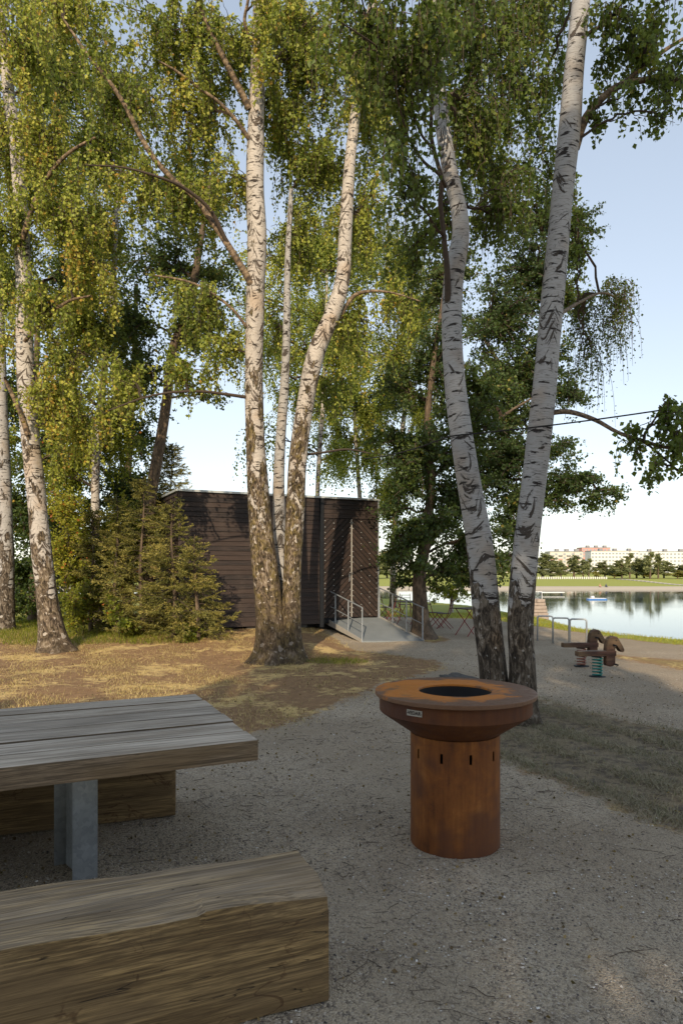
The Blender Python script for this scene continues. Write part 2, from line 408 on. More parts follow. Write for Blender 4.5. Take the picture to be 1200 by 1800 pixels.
sub('gravel_path', (cg > .5) & (cy < 100)); sub('ground', (cg <= .5) & (cy < 100)); sub('far_bank', cy >= 100)

t = NT('lake water'); po = t.pos()
rip = t.math('ADD', t.noise(t.vmul(po, (.7, 1.6, 1)), 1.3, 4, .6), t.math('MULTIPLY', t.noise(t.vmul(po, (.05, .14, 1)), 1, 3), 1.5))
gust = t.rng(t.noise(t.vmul(po, (.02, .06, 1)), 1, 3), .4, .65, .02, .07)
MAT['water'] = t.fin((.030,.060,.070), gust, t.bump(rip, .10, .03), spec=.5); t.b.inputs['IOR'].default_value = 1.33
o = MB().add([(-900,2,-3.25),(1500,2,-3.25),(1500,260,-3.25),(-900,260,-3.25)], [(0,1,2,3)]).build('lake_water', MAT['water'], world=True)
o['kind'] = 'structure'

# ================================================================ plain materials
def M_wood(name, c0, c1, crack=(.02,.014,.01), grain=1.0, rings=True, grey=.5):
    t = NT(name); ob = t.obj(); g = t.attr('g')
    v = t.n('VectorMath', operation='ADD'); t.put(v.inputs[0], ob)
    off = t.n('CombineXYZ'); t.put(off.inputs[0], t.math('MULTIPLY', g, 17.3)); t.put(off.inputs[1], t.math('MULTIPLY', g, 5.1)); t.put(v.inputs[1], off.outputs[0]); ob2 = v.outputs[0]
    f = t.noise(t.vmul(ob2, (1.4*grain, 24*grain, 24*grain)), 1, 6, .6, .8)
    f2 = t.noise(t.vmul(ob2, (7, 160, 160)), 1, 3, .6)
    big = t.noise(t.vmul(ob2, (1.1, 3, 3)), 1, 3)
    col = t.mix(t.rng(f, .34, .66), c0, c1)
    col = t.mix(t.rng(t.noise(t.vmul(ob2, (2.2, 60, 60)), 1, 4, .6), .50, .62, 0, .30), col, t.mix(.5, c0, crack))
    col = t.mix(t.rng(f2, .42, .58, .48, 0), col, crack)
    col = t.mix(t.math('MULTIPLY', g, .35), col, t.mix(.5, c0, crack))
    col = t.mix(t.rng(big, .42, .62, 0, .7), col, t.mix(f, (.11,.075,.038), (.27,.18,.095)))
    # weathered grey where the face looks up
    nz = t.n('SeparateXYZ'); t.put(nz.inputs[0], t.n('NewGeometry').outputs['Normal'])
    up = t.math('MULTIPLY', t.rng(nz.outputs[2], .5, .9), t.rng(t.noise(t.vmul(ob2, (.9, 5, 5)), 1, 4), .3, .6, grey*.45, grey))
    fg = t.rng(t.noise(t.vmul(ob2, (1.8, 55, 55)), 1, 5, .65, .4), .32, .66)
    col = t.mix(up, col, t.mix(fg, (.32,.27,.21), (.68,.585,.47)))
    cr = t.noise(t.vmul(ob2, (1.0, 13, 13)), 1, 3, .55, .35)
    gr_ = t.rng(t.noise(t.vmul(ob2, (1.5, 110, 110)), 1, 3, .6, .3), .52, .60, 0, .5); col = t.mix(gr_, col, t.mix(.35, crack, c0))
    if not rings: col = t.mix(t.math('MULTIPLY', g, .30), col, (.10,.09,.08))
    crk = t.rng(t.math('ABSOLUTE', t.math('SUBTRACT', cr, .57)), .001, .006, .85, 0)
    crk = t.math('MULTIPLY', crk, t.rng(t.noise(t.vmul(ob2, (1.7, 6, 6)), 1, 2), .47, .58))
    if not rings: crk = t.math('MULTIPLY', crk, .45)
    if rings:
        rr = t.noise(t.vmul(ob2, (3.2, 4.2, 4.2)), 1, 5, .55, .6)
        rk = t.rng(t.math('ABSOLUTE', t.math('SUBTRACT', rr, .5)), .002, .012, .85, 0)
        rk = t.math('MULTIPLY', t.math('MULTIPLY', rk, t.rng(t.noise(t.vmul(ob2, (2, 2, 2)), 1, 2), .48, .56)), t.rng(nz.outputs[2], .3, .6, 1, 0))
        col = t.mix(t.math('MULTIPLY', rk, .75), col, (.065,.030,.014))
    col = t.mix(crk, col, crack)
    h = t.math('SUBTRACT', t.math('ADD', f, t.math('MULTIPLY', f2, .4)), t.math('MULTIPLY', crk, 2.5))
    return t.fin(col, .78, t.bump(h, .55, .006), spec=.3)
MAT['bench'] = M_wood('weathered oak beam', (.18,.115,.052), (.46,.31,.14), grey=.25)
MAT['table'] = M_wood('weathered oak planks', (.17,.125,.08), (.36,.265,.175), grain=1.1, rings=False, grey=.95)
t = NT('galvanised steel'); po = t.obj(); n = t.noise(po, 9, 4); vv = t.vor(po, 45, 'F1', 1); sc_ = t.n('SeparateColor'); t.put(sc_.inputs[0], vv)
MAT['galv'] = t.fin(t.mix(t.math('ADD', t.math('MULTIPLY', sc_.outputs[0], .5), t.math('MULTIPLY', n, .5)), (.25,.28,.30), (.44,.47,.50)), t.rng(n, .3, .7, .38, .6), t.bump(n, .1, .003), metal=.45)
t = NT('corten rust'); po = t.obj(); n = t.noise(po, 5.5, 7, .7, .4); n2 = t.noise(t.vmul(po, (24, 24, 2.0)), 1, 5, .65); n3 = t.noise(po, 140, 3, .7); tp = t.attr('top')
c_ = t.ramp(t.math('ADD', t.math('MULTIPLY', n, .6), t.math('MULTIPLY', n2, .4)), [(.34,(.085,.030,.012)),(.46,(.17,.058,.015)),(.55,(.235,.085,.020)),(.68,(.35,.145,.040))])
c_ = t.mix(t.rng(n3, .55, .8, 0, .5), c_, (.07,.025,.014))
big = t.noise(po, 1.7, 3); c_ = t.mix(t.rng(big, .47, .58, 0, .7), c_, (.090,.036,.021))
c_ = t.mix(t.math('MULTIPLY', t.rng(tp, 1.2, 1.8), .62), c_, (.055,.020,.012))
MAT['corten'] = t.fin(c_, t.rng(n, .3, .7, .55, .85), t.bump(t.math('ADD', n3, t.math('MULTIPLY', n, 2)), .3, .003), spec=.3)
t = NT('rusty plate'); po = t.obj(); n = t.noise(po, 5, 6, .7, .6); n3 = t.noise(po, 26, 5, .7)
sx = t.n('SeparateXYZ'); t.put(sx.inputs[0], po); rad = t.math('SQRT', t.math('ADD', t.math('POWER', sx.outputs[0], 2), t.math('POWER', sx.outputs[1], 2)))
org = t.math('ADD', t.math('SUBTRACT', n, t.math('MULTIPLY', t.math('ABSOLUTE', t.math('SUBTRACT', rad, .30)), 1.6)), t.math('MULTIPLY', t.math('MULTIPLY_ADD', sx.outputs[0], -.22, t.math('MULTIPLY', sx.outputs[1], .15)), 1))
c_ = t.mix(t.rng(org, .26, .42), t.mix(n3, (.095,.044,.024), (.21,.11,.056)), t.mix(n3, (.36,.115,.012), (.58,.20,.022)))
c_ = t.mix(t.rng(n3, .60, .68, 0, .6), c_, (.075,.035,.02))
MAT['plate'] = t.fin(c_, t.rng(n, .3, .7, .4, .75), t.bump(n3, .35, .004), spec=.45)
def M_flat(name, a, b, scale=20, rough=.7, metal=0, spec=.4, bump=.2):
    t = NT(name); n = t.noise(t.obj(), scale, 4); return t.fin(t.mix(n, a, b), rough, t.bump(n, bump, .003), metal=metal, spec=spec)
MAT['black'] = M_flat('dull black', (.006,.005,.005), (.014,.012,.011))  # plain black shared by drum inside, underfloor, liner, eyes and cable
MAT['label'] = M_flat('dull metal label', (.33,.31,.27), (.46,.43,.38), 60, .45, .5)
MAT['letter'] = M_flat('dark lettering', (.02,.015,.012), (.03,.022,.02))
MAT['shiny'] = M_flat('bright steel', (.6,.6,.6), (.7,.7,.7), 40, .25, .9)
MAT['deck'] = M_flat('grey ramp board', (.15,.17,.18), (.23,.25,.26), 3, .75)
MAT['deckside'] = M_flat('pale ramp edge', (.30,.28,.25), (.42,.40,.36), 8, .7)
MAT['post'] = M_flat('dark steel post', (.012,.014,.017), (.020,.022,.026), 6, .6, 0, .15)
MAT['trim'] = M_flat('zinc roof trim', (.42,.45,.45), (.56,.59,.58), 5, .45, .3)
MAT['red'] = M_flat('dark red frame', (.17,.018,.018), (.26,.030,.028), 20, .5)
MAT['darkwood'] = M_flat('dark slat wood', (.045,.026,.018), (.10,.058,.038), 25, .7)
MAT['horsewood'] = M_wood('red brown play timber', (.055,.022,.015), (.13,.052,.033), grain=1.6, rings=False, grey=.35)
MAT['teal'] = M_flat('teal spring', (.012,.12,.105), (.025,.18,.155), 20, .45)
MAT['rustspring'] = M_flat('rusty red spring', (.17,.065,.045), (.27,.12,.085), 20, .6)
MAT['rock'] = M_flat('grey stone', (.04,.038,.036), (.13,.12,.11), 18, .9)
MAT['stone'] = M_flat('pier stone', (.20,.15,.12), (.48,.40,.33), 4, .9)
MAT['white'] = M_flat('white paint', (.66,.66,.64), (.78,.78,.76), 6, .55)
MAT['blue'] = M_flat('blue hull', (.05,.16,.42), (.09,.24,.55), 6, .4)
MAT['orange'] = M_flat('orange fabric', (.75,.13,.02), (.85,.2,.04), 6, .6)
t = NT('stained cladding'); po = t.obj(); gg = t.attr('g')
n = t.noise(t.vmul(po, (2, 2, 30)), 1, 5, .6, .3); n2 = t.noise(po, 2.2, 4)
c_ = t.mix(t.rng(n, .3, .7), (.007,.0055,.005), (.036,.024,.020)); c_ = t.mix(t.math('MULTIPLY', gg, .6), c_, (.060,.036,.026)); c_ = t.mix(t.rng(n2, .5, .7, 0, .4), c_, (.065,.047,.038))
MAT['clad'] = t.fin(c_, .62, t.bump(n, .3, .004), spec=.4)

# ================================================================ fire bowl grill
gx, gy = (799-600)/1200*4.40, 4.40
grill = empty('fire_bowl_grill', (gx, gy, 0), 'round rusty steel fire bowl grill on a drum base standing on the gravel', 'grill', rz=.25)
# drum with real slots
def drum():
    R = .284; n = 120; zs = [0, .002, .10, .2, .3, .4, .5, .565, .572, .618, .625, .703]
    V = []; F = []; slots = set()
    for k in range(10):
        c0 = int(k*12+4)
        slots |= {(7+i, (c0+j) % n) for i in (0, 1, 2) for j in (0,)}
    for Rr in (R, R-.006):
        b = len(V)
        for z in zs:
            for k in range(n):
                th = 2*PI*(k+(.18 if k % 12 == 5 else 0))/n; V.append((Rr*math.cos(th), Rr*math.sin(th), z))
        for i in range(len(zs)-1):
            for k in range(n):
                if 8 <= i <= 9 or i in (7,):
                    if k % 12 in (4,) : continue
                k2 = (k+1) % n; f = (b+i*n+k, b+i*n+k2, b+(i+1)*n+k2, b+(i+1)*n+k); F.append(f if Rr == R else f[::-1])
    return mk('drum', V, F, MAT['corten'], grill, world=False, smooth=True)
drum()
MB().lathe([(.20,0.02),(.20,.69),(.276,.694)], 48).build('inner_shade', MAT['black'], grill)  # black cylinder standing for the dark inside the empty drum
auto_smooth(MB().lathe([(.235,.704),(.268,.700),(.283,.708),(.477,.838),(.484,.847),(.484,.940),(.476,.940),(.476,.850),(.26,.715),(.05,.71)], 128).build('bowl', MAT['corten'], grill), 25)
auto_smooth(MB().lathe([(.232,.946),(.509,.942),(.512,.946),(.512,.966),(.509,.970),(.238,.970),(.232,.966),(.232,.946)], 128).build('griddle_plate', MAT['plate'], grill), 25)
MB().lathe([(.2315,.955),(.2315,.80),(.12,.735),(.001,.73)], 64).build('fire_pit_liner', MAT['black'], grill, smooth=True)
bo = bpy.data.objects
for ch in grill.children:
    if ch.name.startswith(('bowl', 'drum')):
        z = np.array([v.co.z for v in ch.data.vertices]); at = ch.data.attributes.new('top', 'FLOAT', 'POINT'); at.data.foreach_set('value', (np.where(np.array([.7035 < v for v in z]), 2, 0) if ch.name.startswith('drum') else np.full(len(z), 2)).astype(np.float32))
# maker's plate on the bowl
ang = math.atan2(-.78, -.62) - .25
pl = MB(); n = 10; wd = .105; VV = []
for k in range(n+1):
    th = ang+(k/n-.5)*wd/.484*1.0
    for r, z in ((.4875,.882),(.4875,.918)): VV.append((r*math.cos(th), r*math.sin(th), z))
pl.add(VV, [(2*k, 2*k+2, 2*k+3, 2*k+1) for k in range(n)])
lab = pl.build('name_plate', MAT['label'], grill)
sol = lab.modifiers.new('s', 'SOLIDIFY'); sol.thickness = .002
def text_on_cyl(txt, size, r, th0, z0, mat, parent, name):
    cu = bpy.data.curves.new('t', 'FONT'); cu.body = txt; cu.size = size; cu.align_x = 'CENTER'; cu.align_y = 'CENTER'; cu.extrude = .0006; cu.offset = .0006
    to = bpy.data.objects.new('t', cu); COL.objects.link(to); dg = bpy.context.evaluated_depsgraph_get(); dg.update()
    me = bpy.data.meshes.new_from_object(to.evaluated_get(dg)); bpy.data.objects.remove(to)
    for v in me.vertices:
        x, y, zz = v.co; th = th0 + x/r; rr = r+zz; v.co = (rr*math.cos(th), rr*math.sin(th), z0+y)
    me.name = name; me.materials.clear(); me.materials.append(mat); return mesh_obj(name, me, parent)
text_on_cyl('VEDAR', .029, .4885, ang, .900, MAT['letter'], lab, 'lettering')
for s in (-1, 1):
    th = ang+s*.047/.484
    MB().tube([(.487*math.cos(th), .487*math.sin(th), .90), (.4925*math.cos(th), .4925*math.sin(th), .90)], .0042, 10).build('rivet', MAT['shiny'], lab)

# ================================================================ picnic table and beam benches
ROT = math.radians(24.6)
def beam(name, L, W, H, z0, mat, parent, seed=0, wane=.02, cuts=(90, 8, 8), rough=.003, taper=0, arris=None):
    import bmesh
    r = np.random.default_rng(seed)
    bm = bmesh.new(); nx_, ny_, nz_ = cuts
    X = np.linspace(-L, 0, nx_+1); Y = np.linspace(0, W, ny_+1); Z = np.linspace(0, H, nz_+1)
    cache = {}
    def vv(i, j, k):
        if (i, j, k) not in cache: cache[(i, j, k)] = bm.verts.new((X[i], Y[j], Z[k]))
        return cache[(i, j, k)]
    for i in range(nx_):
        for j in range(ny_):
            bm.faces.new((vv(i,j,0), vv(i,j+1,0), vv(i+1,j+1,0), vv(i+1,j,0))); bm.faces.new((vv(i,j,nz_), vv(i+1,j,nz_), vv(i+1,j+1,nz_), vv(i,j+1,nz_)))
        for k in range(nz_):
            bm.faces.new((vv(i,0,k), vv(i+1,0,k), vv(i+1,0,k+1), vv(i,0,k+1))); bm.faces.new((vv(i,ny_,k), vv(i,ny_,k+1), vv(i+1,ny_,k+1), vv(i+1,ny_,k)))
    for j in range(ny_):
        for k in range(nz_):
            bm.faces.new((vv(0,j,k), vv(0,j,k+1), vv(0,j+1,k+1), vv(0,j+1,k))); bm.faces.new((vv(nx_,j,k), vv(nx_,j+1,k), vv(nx_,j+1,k+1), vv(nx_,j,k+1)))
    ph = r.uniform(0, 6, 6)
    for (i, j, k), v in cache.items():
        x = X[i]; e = .5+.5*math.sin(x*2.3+ph[0])*math.sin(x*5.1+ph[1])
        ed = sum([j in (0, ny_), k in (0, nz_), i in (0, nx_)])
        if ed >= 2:      # worn arrises
            b = arris if arris else .007+.004*math.sin(x*13+ph[2])
            if j == 0: v.co.y += b
            if j == ny_: v.co.y -= b
            if k == nz_: v.co.z -= b*.6
            if i == nx_: v.co.x -= b
        if wane and j <= 2 and k >= nz_-1:
            q = wane*(max(0, math.sin((x+.50)*2.6))**2 if x > -.52 else e*.35)
            v.co.z -= q*(1, .85, .35)[j]*(1 if k == nz_ else .3); v.co.y += q*.35 if j == 0 else 0
        v.co.y += rough*math.sin(x*3+ph[3]+k)*(.5+.5*math.sin(x*9)); v.co.z += (rough*math.sin(x*4+ph[4]+j*.8) if k else 0)
        v.co.z += z0
        if taper: v.co.y += taper*(-x)*(v.co.y/W)
    me = bpy.data.meshes.new(name); bm.normal_update(); bm.to_mesh(me); bm.free(); me.materials.append(mat)
    at = me.attributes.new('g', 'FLOAT', 'POINT'); at.data.foreach_set('value', np.full(len(me.vertices), seed*.37 % 1, np.float32))
    o = mesh_obj(name, me, parent); auto_smooth(o, 28); return o
def bench(Xc, Yc, L, label, seed, rot, taper=0):
    o = beam('beam_bench', L, .385, .462, 0, MAT['bench'], None, seed, .055, taper=taper)
    o.location = (Xc, Yc, .006); o.rotation_euler = (0, 0, rot)
    tag(o, label, 'bench', 'solid timber benches at the picnic table'); return o
bench(-.047, 2.76, 3.2, 'near solid timber beam bench with cracked weathered top in front of the table', 3, math.radians(23.4), .09)
bench(-1.165, 4.83, 3.2, 'far solid timber beam bench half hidden beneath and behind the picnic table', 5, math.radians(19))
table = empty('picnic_table', (-.456, 3.80, 0), 'thick weathered plank picnic table on galvanised steel posts between two beam benches', 'table', rz=ROT)
tops = []
nb = 6; Wt = 1.56
Vt = []; 
import bmesh
bmt = bmesh.new(); gl = []
for i in range(nb):
    w0 = i*Wt/nb; ln = 3.0
    o = beam('plank', ln, Wt/nb-.009, .115, .685, MAT['table'], None, 20+i, 0, (60, 4, 2), .0003, arris=.006)
    me = o.data
    for v in me.vertices: v.co.y += w0; v.co.x += (0, -.006, .004, -.003, .005, -.008)[i]; v.co.z += (0, -.003, .002, 0, -.002, .001)[i]
    n0 = len(bmt.verts); bmt.from_mesh(me); gl += [((i*.31) % 1)]*len(me.vertices); bpy.data.objects.remove(o)
me = bpy.data.meshes.new('tabletop'); bmt.to_mesh(me); bmt.free(); me.materials.append(MAT['table'])
if 'g' in me.attributes: me.attributes.remove(me.attributes['g'])
at = me.attributes.new('g', 'FLOAT', 'POINT'); at.data.foreach_set('value', np.array(gl, np.float32))
tt = mesh_obj('tabletop', me, table)
Mi = Matrix.Rotation(-ROT, 4, 'Z')
def tl(X, Y, Z): v = Mi @ Vector((X+.456, Y-3.80, 0)); return Vector((v.x, v.y, Z))
for k, (dx) in enumerate((0, -2.05)):
    f = tl(-.62/1.2*0-1.44, 3.84, 0) + Vector((dx, 0, 0)); b = tl(-1.635, 4.06, 0)+Vector((dx, 0, 0))
    m = MB()
    m.box((f.x-.066, f.y-.006, -.03), (f.x+.066, f.y+.006, .684)); m.box((b.x-.066, b.y-.006, -.03), (b.x+.066, b.y+.006, .684))
    m.bar((f.x+.045, f.y+.006, .342), (b.x+.045, b.y-.006, .342), .68, .010, up=(1,0,0)) if False else None
    dirv = (b-f).normalized(); nrm = Vector((-dirv.y, dirv.x, 0))
    a0 = f+dirv*.007; b0 = b-dirv*.007
    Vw = [p+nrm*s*.005+Vector((0,0,z)) for z in (.0,.683) for p in (a0, b0) for s in (-1, 1)]
    m.add(Vw, [(0,1,3,2),(4,6,7,5),(0,4,5,1),(2,3,7,6),(0,2,6,4),(1,5,7,3)])
    leg = m.build('leg', MAT['galv'], table)
    cx = (f.x+b.x)/2; cy_ = (f.y+b.y)/2
    mt = MB().box((cx-.16, cy_-.45, .672), (cx+.16, cy_+.70, .6835)); mt.build('mounting_plate', MAT['galv'], table)

# ================================================================ pavilion
ORG = Vector((1.0, 18.7, 0)); BR = math.atan2(.434, .901)
bld = empty('timber_pavilion', ORG, 'dark stained timber pavilion with horizontal boards and chevron double door', 'building', rz=BR)
# local x runs right along the front (0 = right corner, negative = left), local y into the depth
BL, BD, Z0, Z1 = 5.45, 5.0, .31, 3.60
def g_attr(o, vals): at = o.data.attributes.new('g', 'FLOAT', 'POINT'); at.data.foreach_set('value', np.array(vals, np.float32))
def boards_x(name, x0, x1, z0, z1, y, parent, pitch=.118, d=.022):
    """lapped boards on a wall facing -y"""
    m = MB(); gv = []; z = z0; r = random.Random(int(x0*100))
    while z < z1-.01:
        zt = min(z+pitch, z1); j = r.uniform(-.003, .003)
        m.add([(x0,y-d+j,z),(x1,y-d+j,z),(x1,y-.004+j,zt-.004),(x0,y-.004+j,zt-.004),(x0,y,z),(x1,y,z)], [(0,1,2,3),(4,5,1,0)])
        gv += [r.random()]*6; z += pitch
    o = m.build(name, MAT['clad'], parent); g_attr(o, gv); return o
MB().box((-BL+.03, .03, Z0), (-.03, BD, Z1)).build('wall_core', MAT['post'], bld)
boards_x('front_cladding', -BL, -1.76, Z0, Z1, .0, bld)
boards_x('door_header', -1.64, -.02, 3.10, Z1, .0, bld)
m = MB(); gv = []; z = Z0; r = random.Random(4)
while z < Z1-.01:
    zt = min(z+.118, Z1); m.add([(-BL-.022,.0,z),(-BL-.022,BD,z),(-BL-.004,BD,zt-.004),(-BL-.004,0,zt-.004),(-BL,0,z),(-BL,BD,z)], [(1,0,3,2),(5,4,0,1)]); gv += [r.random()]*6; z += .118
g_attr(m.build('side_cladding', MAT['clad'], bld), gv)
m = MB(); z = Z0
while z < Z1-.01:
    m.add([(.0,.0,z),(.0,BD,z),(-.018,BD,z+.114),(-.018,0,z+.114)], [(0,1,2,3)]); z += .118
g_attr(m.build('end_cladding', MAT['clad'], bld), [.5]*sum(len(v) for v in m.V))
MB().box((-1.755, -.05, .22), (-1.645, .06, Z1+.01)).build('corner_post', MAT['post'], bld)
MB().box((-.018, -.035, .40), (.012, .005, Z1)).build('edge_trim', MAT['galv'], bld)
MB().box((-BL-.05, -.055, Z1+.012), (.045, BD+.04, Z1+.062)).build('roof_edge', MAT['trim'], bld)
MB().box((-BL+.2, .25, .05), (-.2, BD-.2, Z0-.001)).build('underfloor_shade', MAT['black'], bld)  # black block painted as the shadow gap below the floor
for px_ in (-5.0, -3.6, -2.2):
    MB().box((px_-.12, .06, .02), (px_+.12, .24, Z0-.002)).build('foot', MAT['rock'], bld)
def door_leaf(x0, x1, sgn):
    import bmesh
    m = MB(); gv = []; bolts = []; z0, z1 = .455, 3.085; pitch = .150; sl = 1.0; r = random.Random(int(x0*50))
    bm = bmesh.new()
    c0 = z0-2.2; i = 0
    while c0 < z1+2.2:
        # a board following z = c0 + sl*sgn*(x-x0)
        za = c0+sl*(0 if sgn > 0 else (x1-x0)); zb = c0+sl*((x1-x0) if sgn > 0 else 0); d = .020+r.uniform(-.003, .003)
        poly = [(x0,za),(x1,zb),(x1,zb+pitch-.034),(x0,za+pitch-.034)]
        def clip(p, zc, keep_above):
            out = []
            for k in range(len(p)):
                a_, b_ = p[k], p[(k+1) % len(p)]; ia = (a_[1] >= zc) == keep_above; ib = (b_[1] >= zc) == keep_above
                if ia: out.append(a_)
                if ia != ib: tt_ = (zc-a_[1])/(b_[1]-a_[1]); out.append((a_[0]+tt_*(b_[0]-a_[0]), zc))
            return out
        poly = clip(clip(poly, z0, True) or [], z1, False) if poly else []
        if len(poly) >= 3:
            k = len(poly); Vb = [(x, -d, z) for x, z in poly]+[(x, 0, z) for x, z in poly]
            m.add(Vb, [tuple(range(k))]+[(k+j, k+(j+1) % k, (j+1) % k, j) for j in range(k)]); gv += [r.random()]*(2*k)
        for fx in (.05, .36, .68, .95):
            x = x0+(x1-x0)*fx; z = c0+sl*(x-x0 if sgn > 0 else x1-x)+pitch*.45+r.uniform(-.012, .012)
            if z0+.03 < z < z1-.03: bolts.append((x, z))
        c0 += pitch; i += 1
    nf = len(m.F)
    for x, z in [b_ for b_ in bolts if r.random() < .75]: m.box((x-.011, -.026, z-.007), (x+.011, -.019, z+.007)); gv += [0]*8
    m.box((x0+.004, -.004, z0), (x1-.004, .0, z1)); gv += [0]*8
    o = m.build('door', MAT['clad'], bld); g_attr(o, gv); o.data.materials.append(MAT['trim']); o.data.materials.append(MAT['black'])
    mi = np.zeros(len(m.F), np.int32); mi[nf:] = 1; mi[-6:] = 2; o.data.polygons.foreach_set('material_index', mi)
    return o
dl = door_leaf(-1.64, -.825, 1); dr = door_leaf(-.815, -.02, -1)
MB().box((-.836, -.034, .47), (-.806, -.021, 3.08)).build('meeting_strip', MAT['deckside'], dl)
MB().tube([(-.90,-.022,1.42),(-.90,-.06,1.42),(-.90,-.06,1.62),(-.90,-.022,1.62)], .008, 8).build('handle', MAT['galv'], dl)

# ramp, its corners follow the photo
ramp = empty('access_ramp', (1.0, 17.5, 0), 'grey board access ramp with tubular handrails leading up to the pavilion door', 'ramp')
def rp(x, y, z): return (x-1.0, y-17.5, z)
A0, B0 = (.50, 16.5), (1.98, 16.5); A1, B1 = (-.47, 18.42), (1.03, 18.55); zt = .43
m = MB(); th = .05
pts = [(*A0, .012), (*B0, .012), (*B1, zt), (*A1, zt)]
m.add([rp(*p) for p in pts]+[rp(p[0], p[1], p[2]-th) for p in pts], [(0,1,2,3),(7,6,5,4),(0,4,5,1),(1,5,6,2),(3,7,4,0),(2,6,7,3)])
m.build('deck', MAT['deck'], ramp)
m = MB()
for p, q in ((A0, A1), (B0, B1)):
    d = Vector((q[0]-p[0], q[1]-p[1], 0)).normalized(); nrm = Vector((-d.y, d.x, 0))*(1 if p is A0 else -1)
    Vw = []
    for (x, y), z in ((p, .012), (q, zt)):
        for s in (.002, .022):
            for dz in (.035, -.13): Vw.append(rp(x+nrm.x*s, y+nrm.y*s, max(z+dz, -.03)))
    m.add(Vw, [(0,1,3,2),(4,6,7,5),(0,4,5,1),(2,3,7,6),(0,2,6,4),(1,5,7,3)])
m.build('edge_board', MAT['deckside'], ramp)
for p, q, top, mid, ts in ((A0, A1, .80, .40, (0, .34, .68, 1.0)), (B0, B1, .80, .40, (.02, .36, .68, 1.0))):
    P_ = lambda t_, dz: rp(p[0]+(q[0]-p[0])*t_, p[1]+(q[1]-p[1])*t_, .012+(zt-.012)*t_+dz)
    rail = MB().tube([P_(0, top), P_(1, top)], .017, 8).build('handrail', MAT['galv'], ramp)
    MB().tube([P_(0, mid), P_(1, mid)], .011, 8).build('mid_rail', MAT['galv'], ramp)
    for t_ in ts:
        MB().tube([P_(t_, -.05), P_(t_, top)], .016, 8).build('post', MAT['galv'], ramp)

# ================================================================ bike hoops
def hoop(px, py, label, first=[None]):
    X, Y, Z = G(px, py)
    if first[0] is None:
        o = MB(); W, H, r = .36, .60, .055
        pts = [(0,0,-.02),(0,0,H-r)]+[(r-r*math.cos(t_), 0, H-r+r*math.sin(t_)) for t_ in np.linspace(.3, PI/2, 5)]
        pts += [(W-r+r*math.sin(t_), 0, H-r+r*math.cos(t_)) for t_ in np.linspace(0, PI/2-.3, 5)]+[(W,0,H-r),(W,0,-.02)]
        ob = o.tube(pts, .021, 10).build('bike_hoop', MAT['galv'], smooth=True); first[0] = ob
    else: ob = first[0].copy(); COL.objects.link(ob)
    ob.location = (X, Y, Z); ob.rotation_euler = (0, 0, -.25)
    return tag(ob, label, 'bike rack', 'steel bike hoops beside the path')
hoop(944, 1126, 'galvanised bike hoop closest to the birch trunk, partly hidden by it')
hoop(971, 1131, 'middle galvanised bike hoop of the three beside the path')
hoop(1001, 1134, 'rightmost galvanised bike hoop, nearest the spring horses')

# ================================================================ spring horses
def horse(loc, s, label, springmat):
    h = empty('spring_horse', loc, label, 'spring rider', 'wooden spring horses on the playground')
    pts = []; N = 110; turns = 6.5
    for i in range(N+1):
        q = i/N; pts.append((.072*math.cos(2*PI*turns*q), .072*math.sin(2*PI*turns*q), .015+.315*q))
    MB().tube(pts, .0135, 6).build('spring', springmat, h, smooth=True)
    MB().tube([(0,0,-.01),(0,0,.012)], .13, 20).build('ground_plate', MAT['post'], h)
    MB().box((-.09,-.06,.332), (.09,.06,.345)).build('mounting', MAT['post'], h)
    # beam
    o = beam('seat_beam', .64, .15, .082, .346, MAT['horsewood'], h, 31, 0, (14, 3, 2), .002); o.location = (.29, -.075, 0)
    # head post and carved head
    prof = [(.125,.215),(.140,.185),(.195,.170),(.25,.18),(.275,.215),(.275,.45),(.280,.515),(.300,.530),(.340,.475),(.378,.418),(.405,.400),(.434,.410),(.440,.445),(.405,.515),(.360,.585),(.325,.640),(.300,.655),(.245,.662),(.19,.645),(.150,.60),(.135,.53),(.127,.44)]
    prof_old = [(.185,.215),(.20,.185),(.255,.170),(.31,.18),(.335,.215),(.335,.45),(.338,.50),(.352,.545),(.395,.485),(.440,.415),(.470,.398),(.498,.415),(.497,.45),(.455,.53),(.405,.60),(.365,.640),(.345,.650),(.30,.655),(.25,.640),(.212,.60),(.195,.53),(.187,.44)]
    m = MB(); k = len(prof); Vh = []
    for y, sc_ in ((-.06,.93),(-.045,1),(.045,1),(.06,.93)):
        cx = sum(p[0] for p in prof)/k; cz = sum(p[1] for p in prof)/k
        Vh += [(cx+(x-cx)*sc_, y, cz+(z-cz)*sc_) for x, z in prof]
    F = [tuple(range(k)), tuple(3*k+j for j in range(k))[::-1]]
    for a_ in range(3): F += [(a_*k+j, (a_+1)*k+j, (a_+1)*k+(j+1) % k, a_*k+(j+1) % k) for j in range(k)]
    hd = mk('head', Vh+[], [f[::-1] for f in F], MAT['horsewood'], h, world=False)
    g_attr(hd, [.4]*len(Vh))
    for sy in (-1, 1):
        MB().tube([(.29,sy*.061,.595),(.29,sy*.067,.595)], .010, 10).build('eye', MAT['black'], hd)
        MB().add([(.225,sy*.03,.645),(.255,sy*.03,.645),(.235,sy*.050,.640),(.235,sy*.04,.688)], [(0,1,3),(1,2,3),(2,0,3)]).build('ear', MAT['horsewood'], hd)
    MB().tube([(.265,-.16,.21),(.265,.16,.21)], .014, 8).build('foot_bar', MAT['post'], h)
    MB().tube([(.24,-.15,.52),(.24,.15,.52)], .014, 8).build('hand_bar', MAT['post'], h)
    h.scale = (s, s, s); return h
X, Y, Z = G(1049, 1190); h1 = horse((X, Y, Z), 1.0, 'wooden spring horse on a teal green coil spring, the nearer of the two', MAT['teal']); h1.rotation_euler = (0, 0, .12)
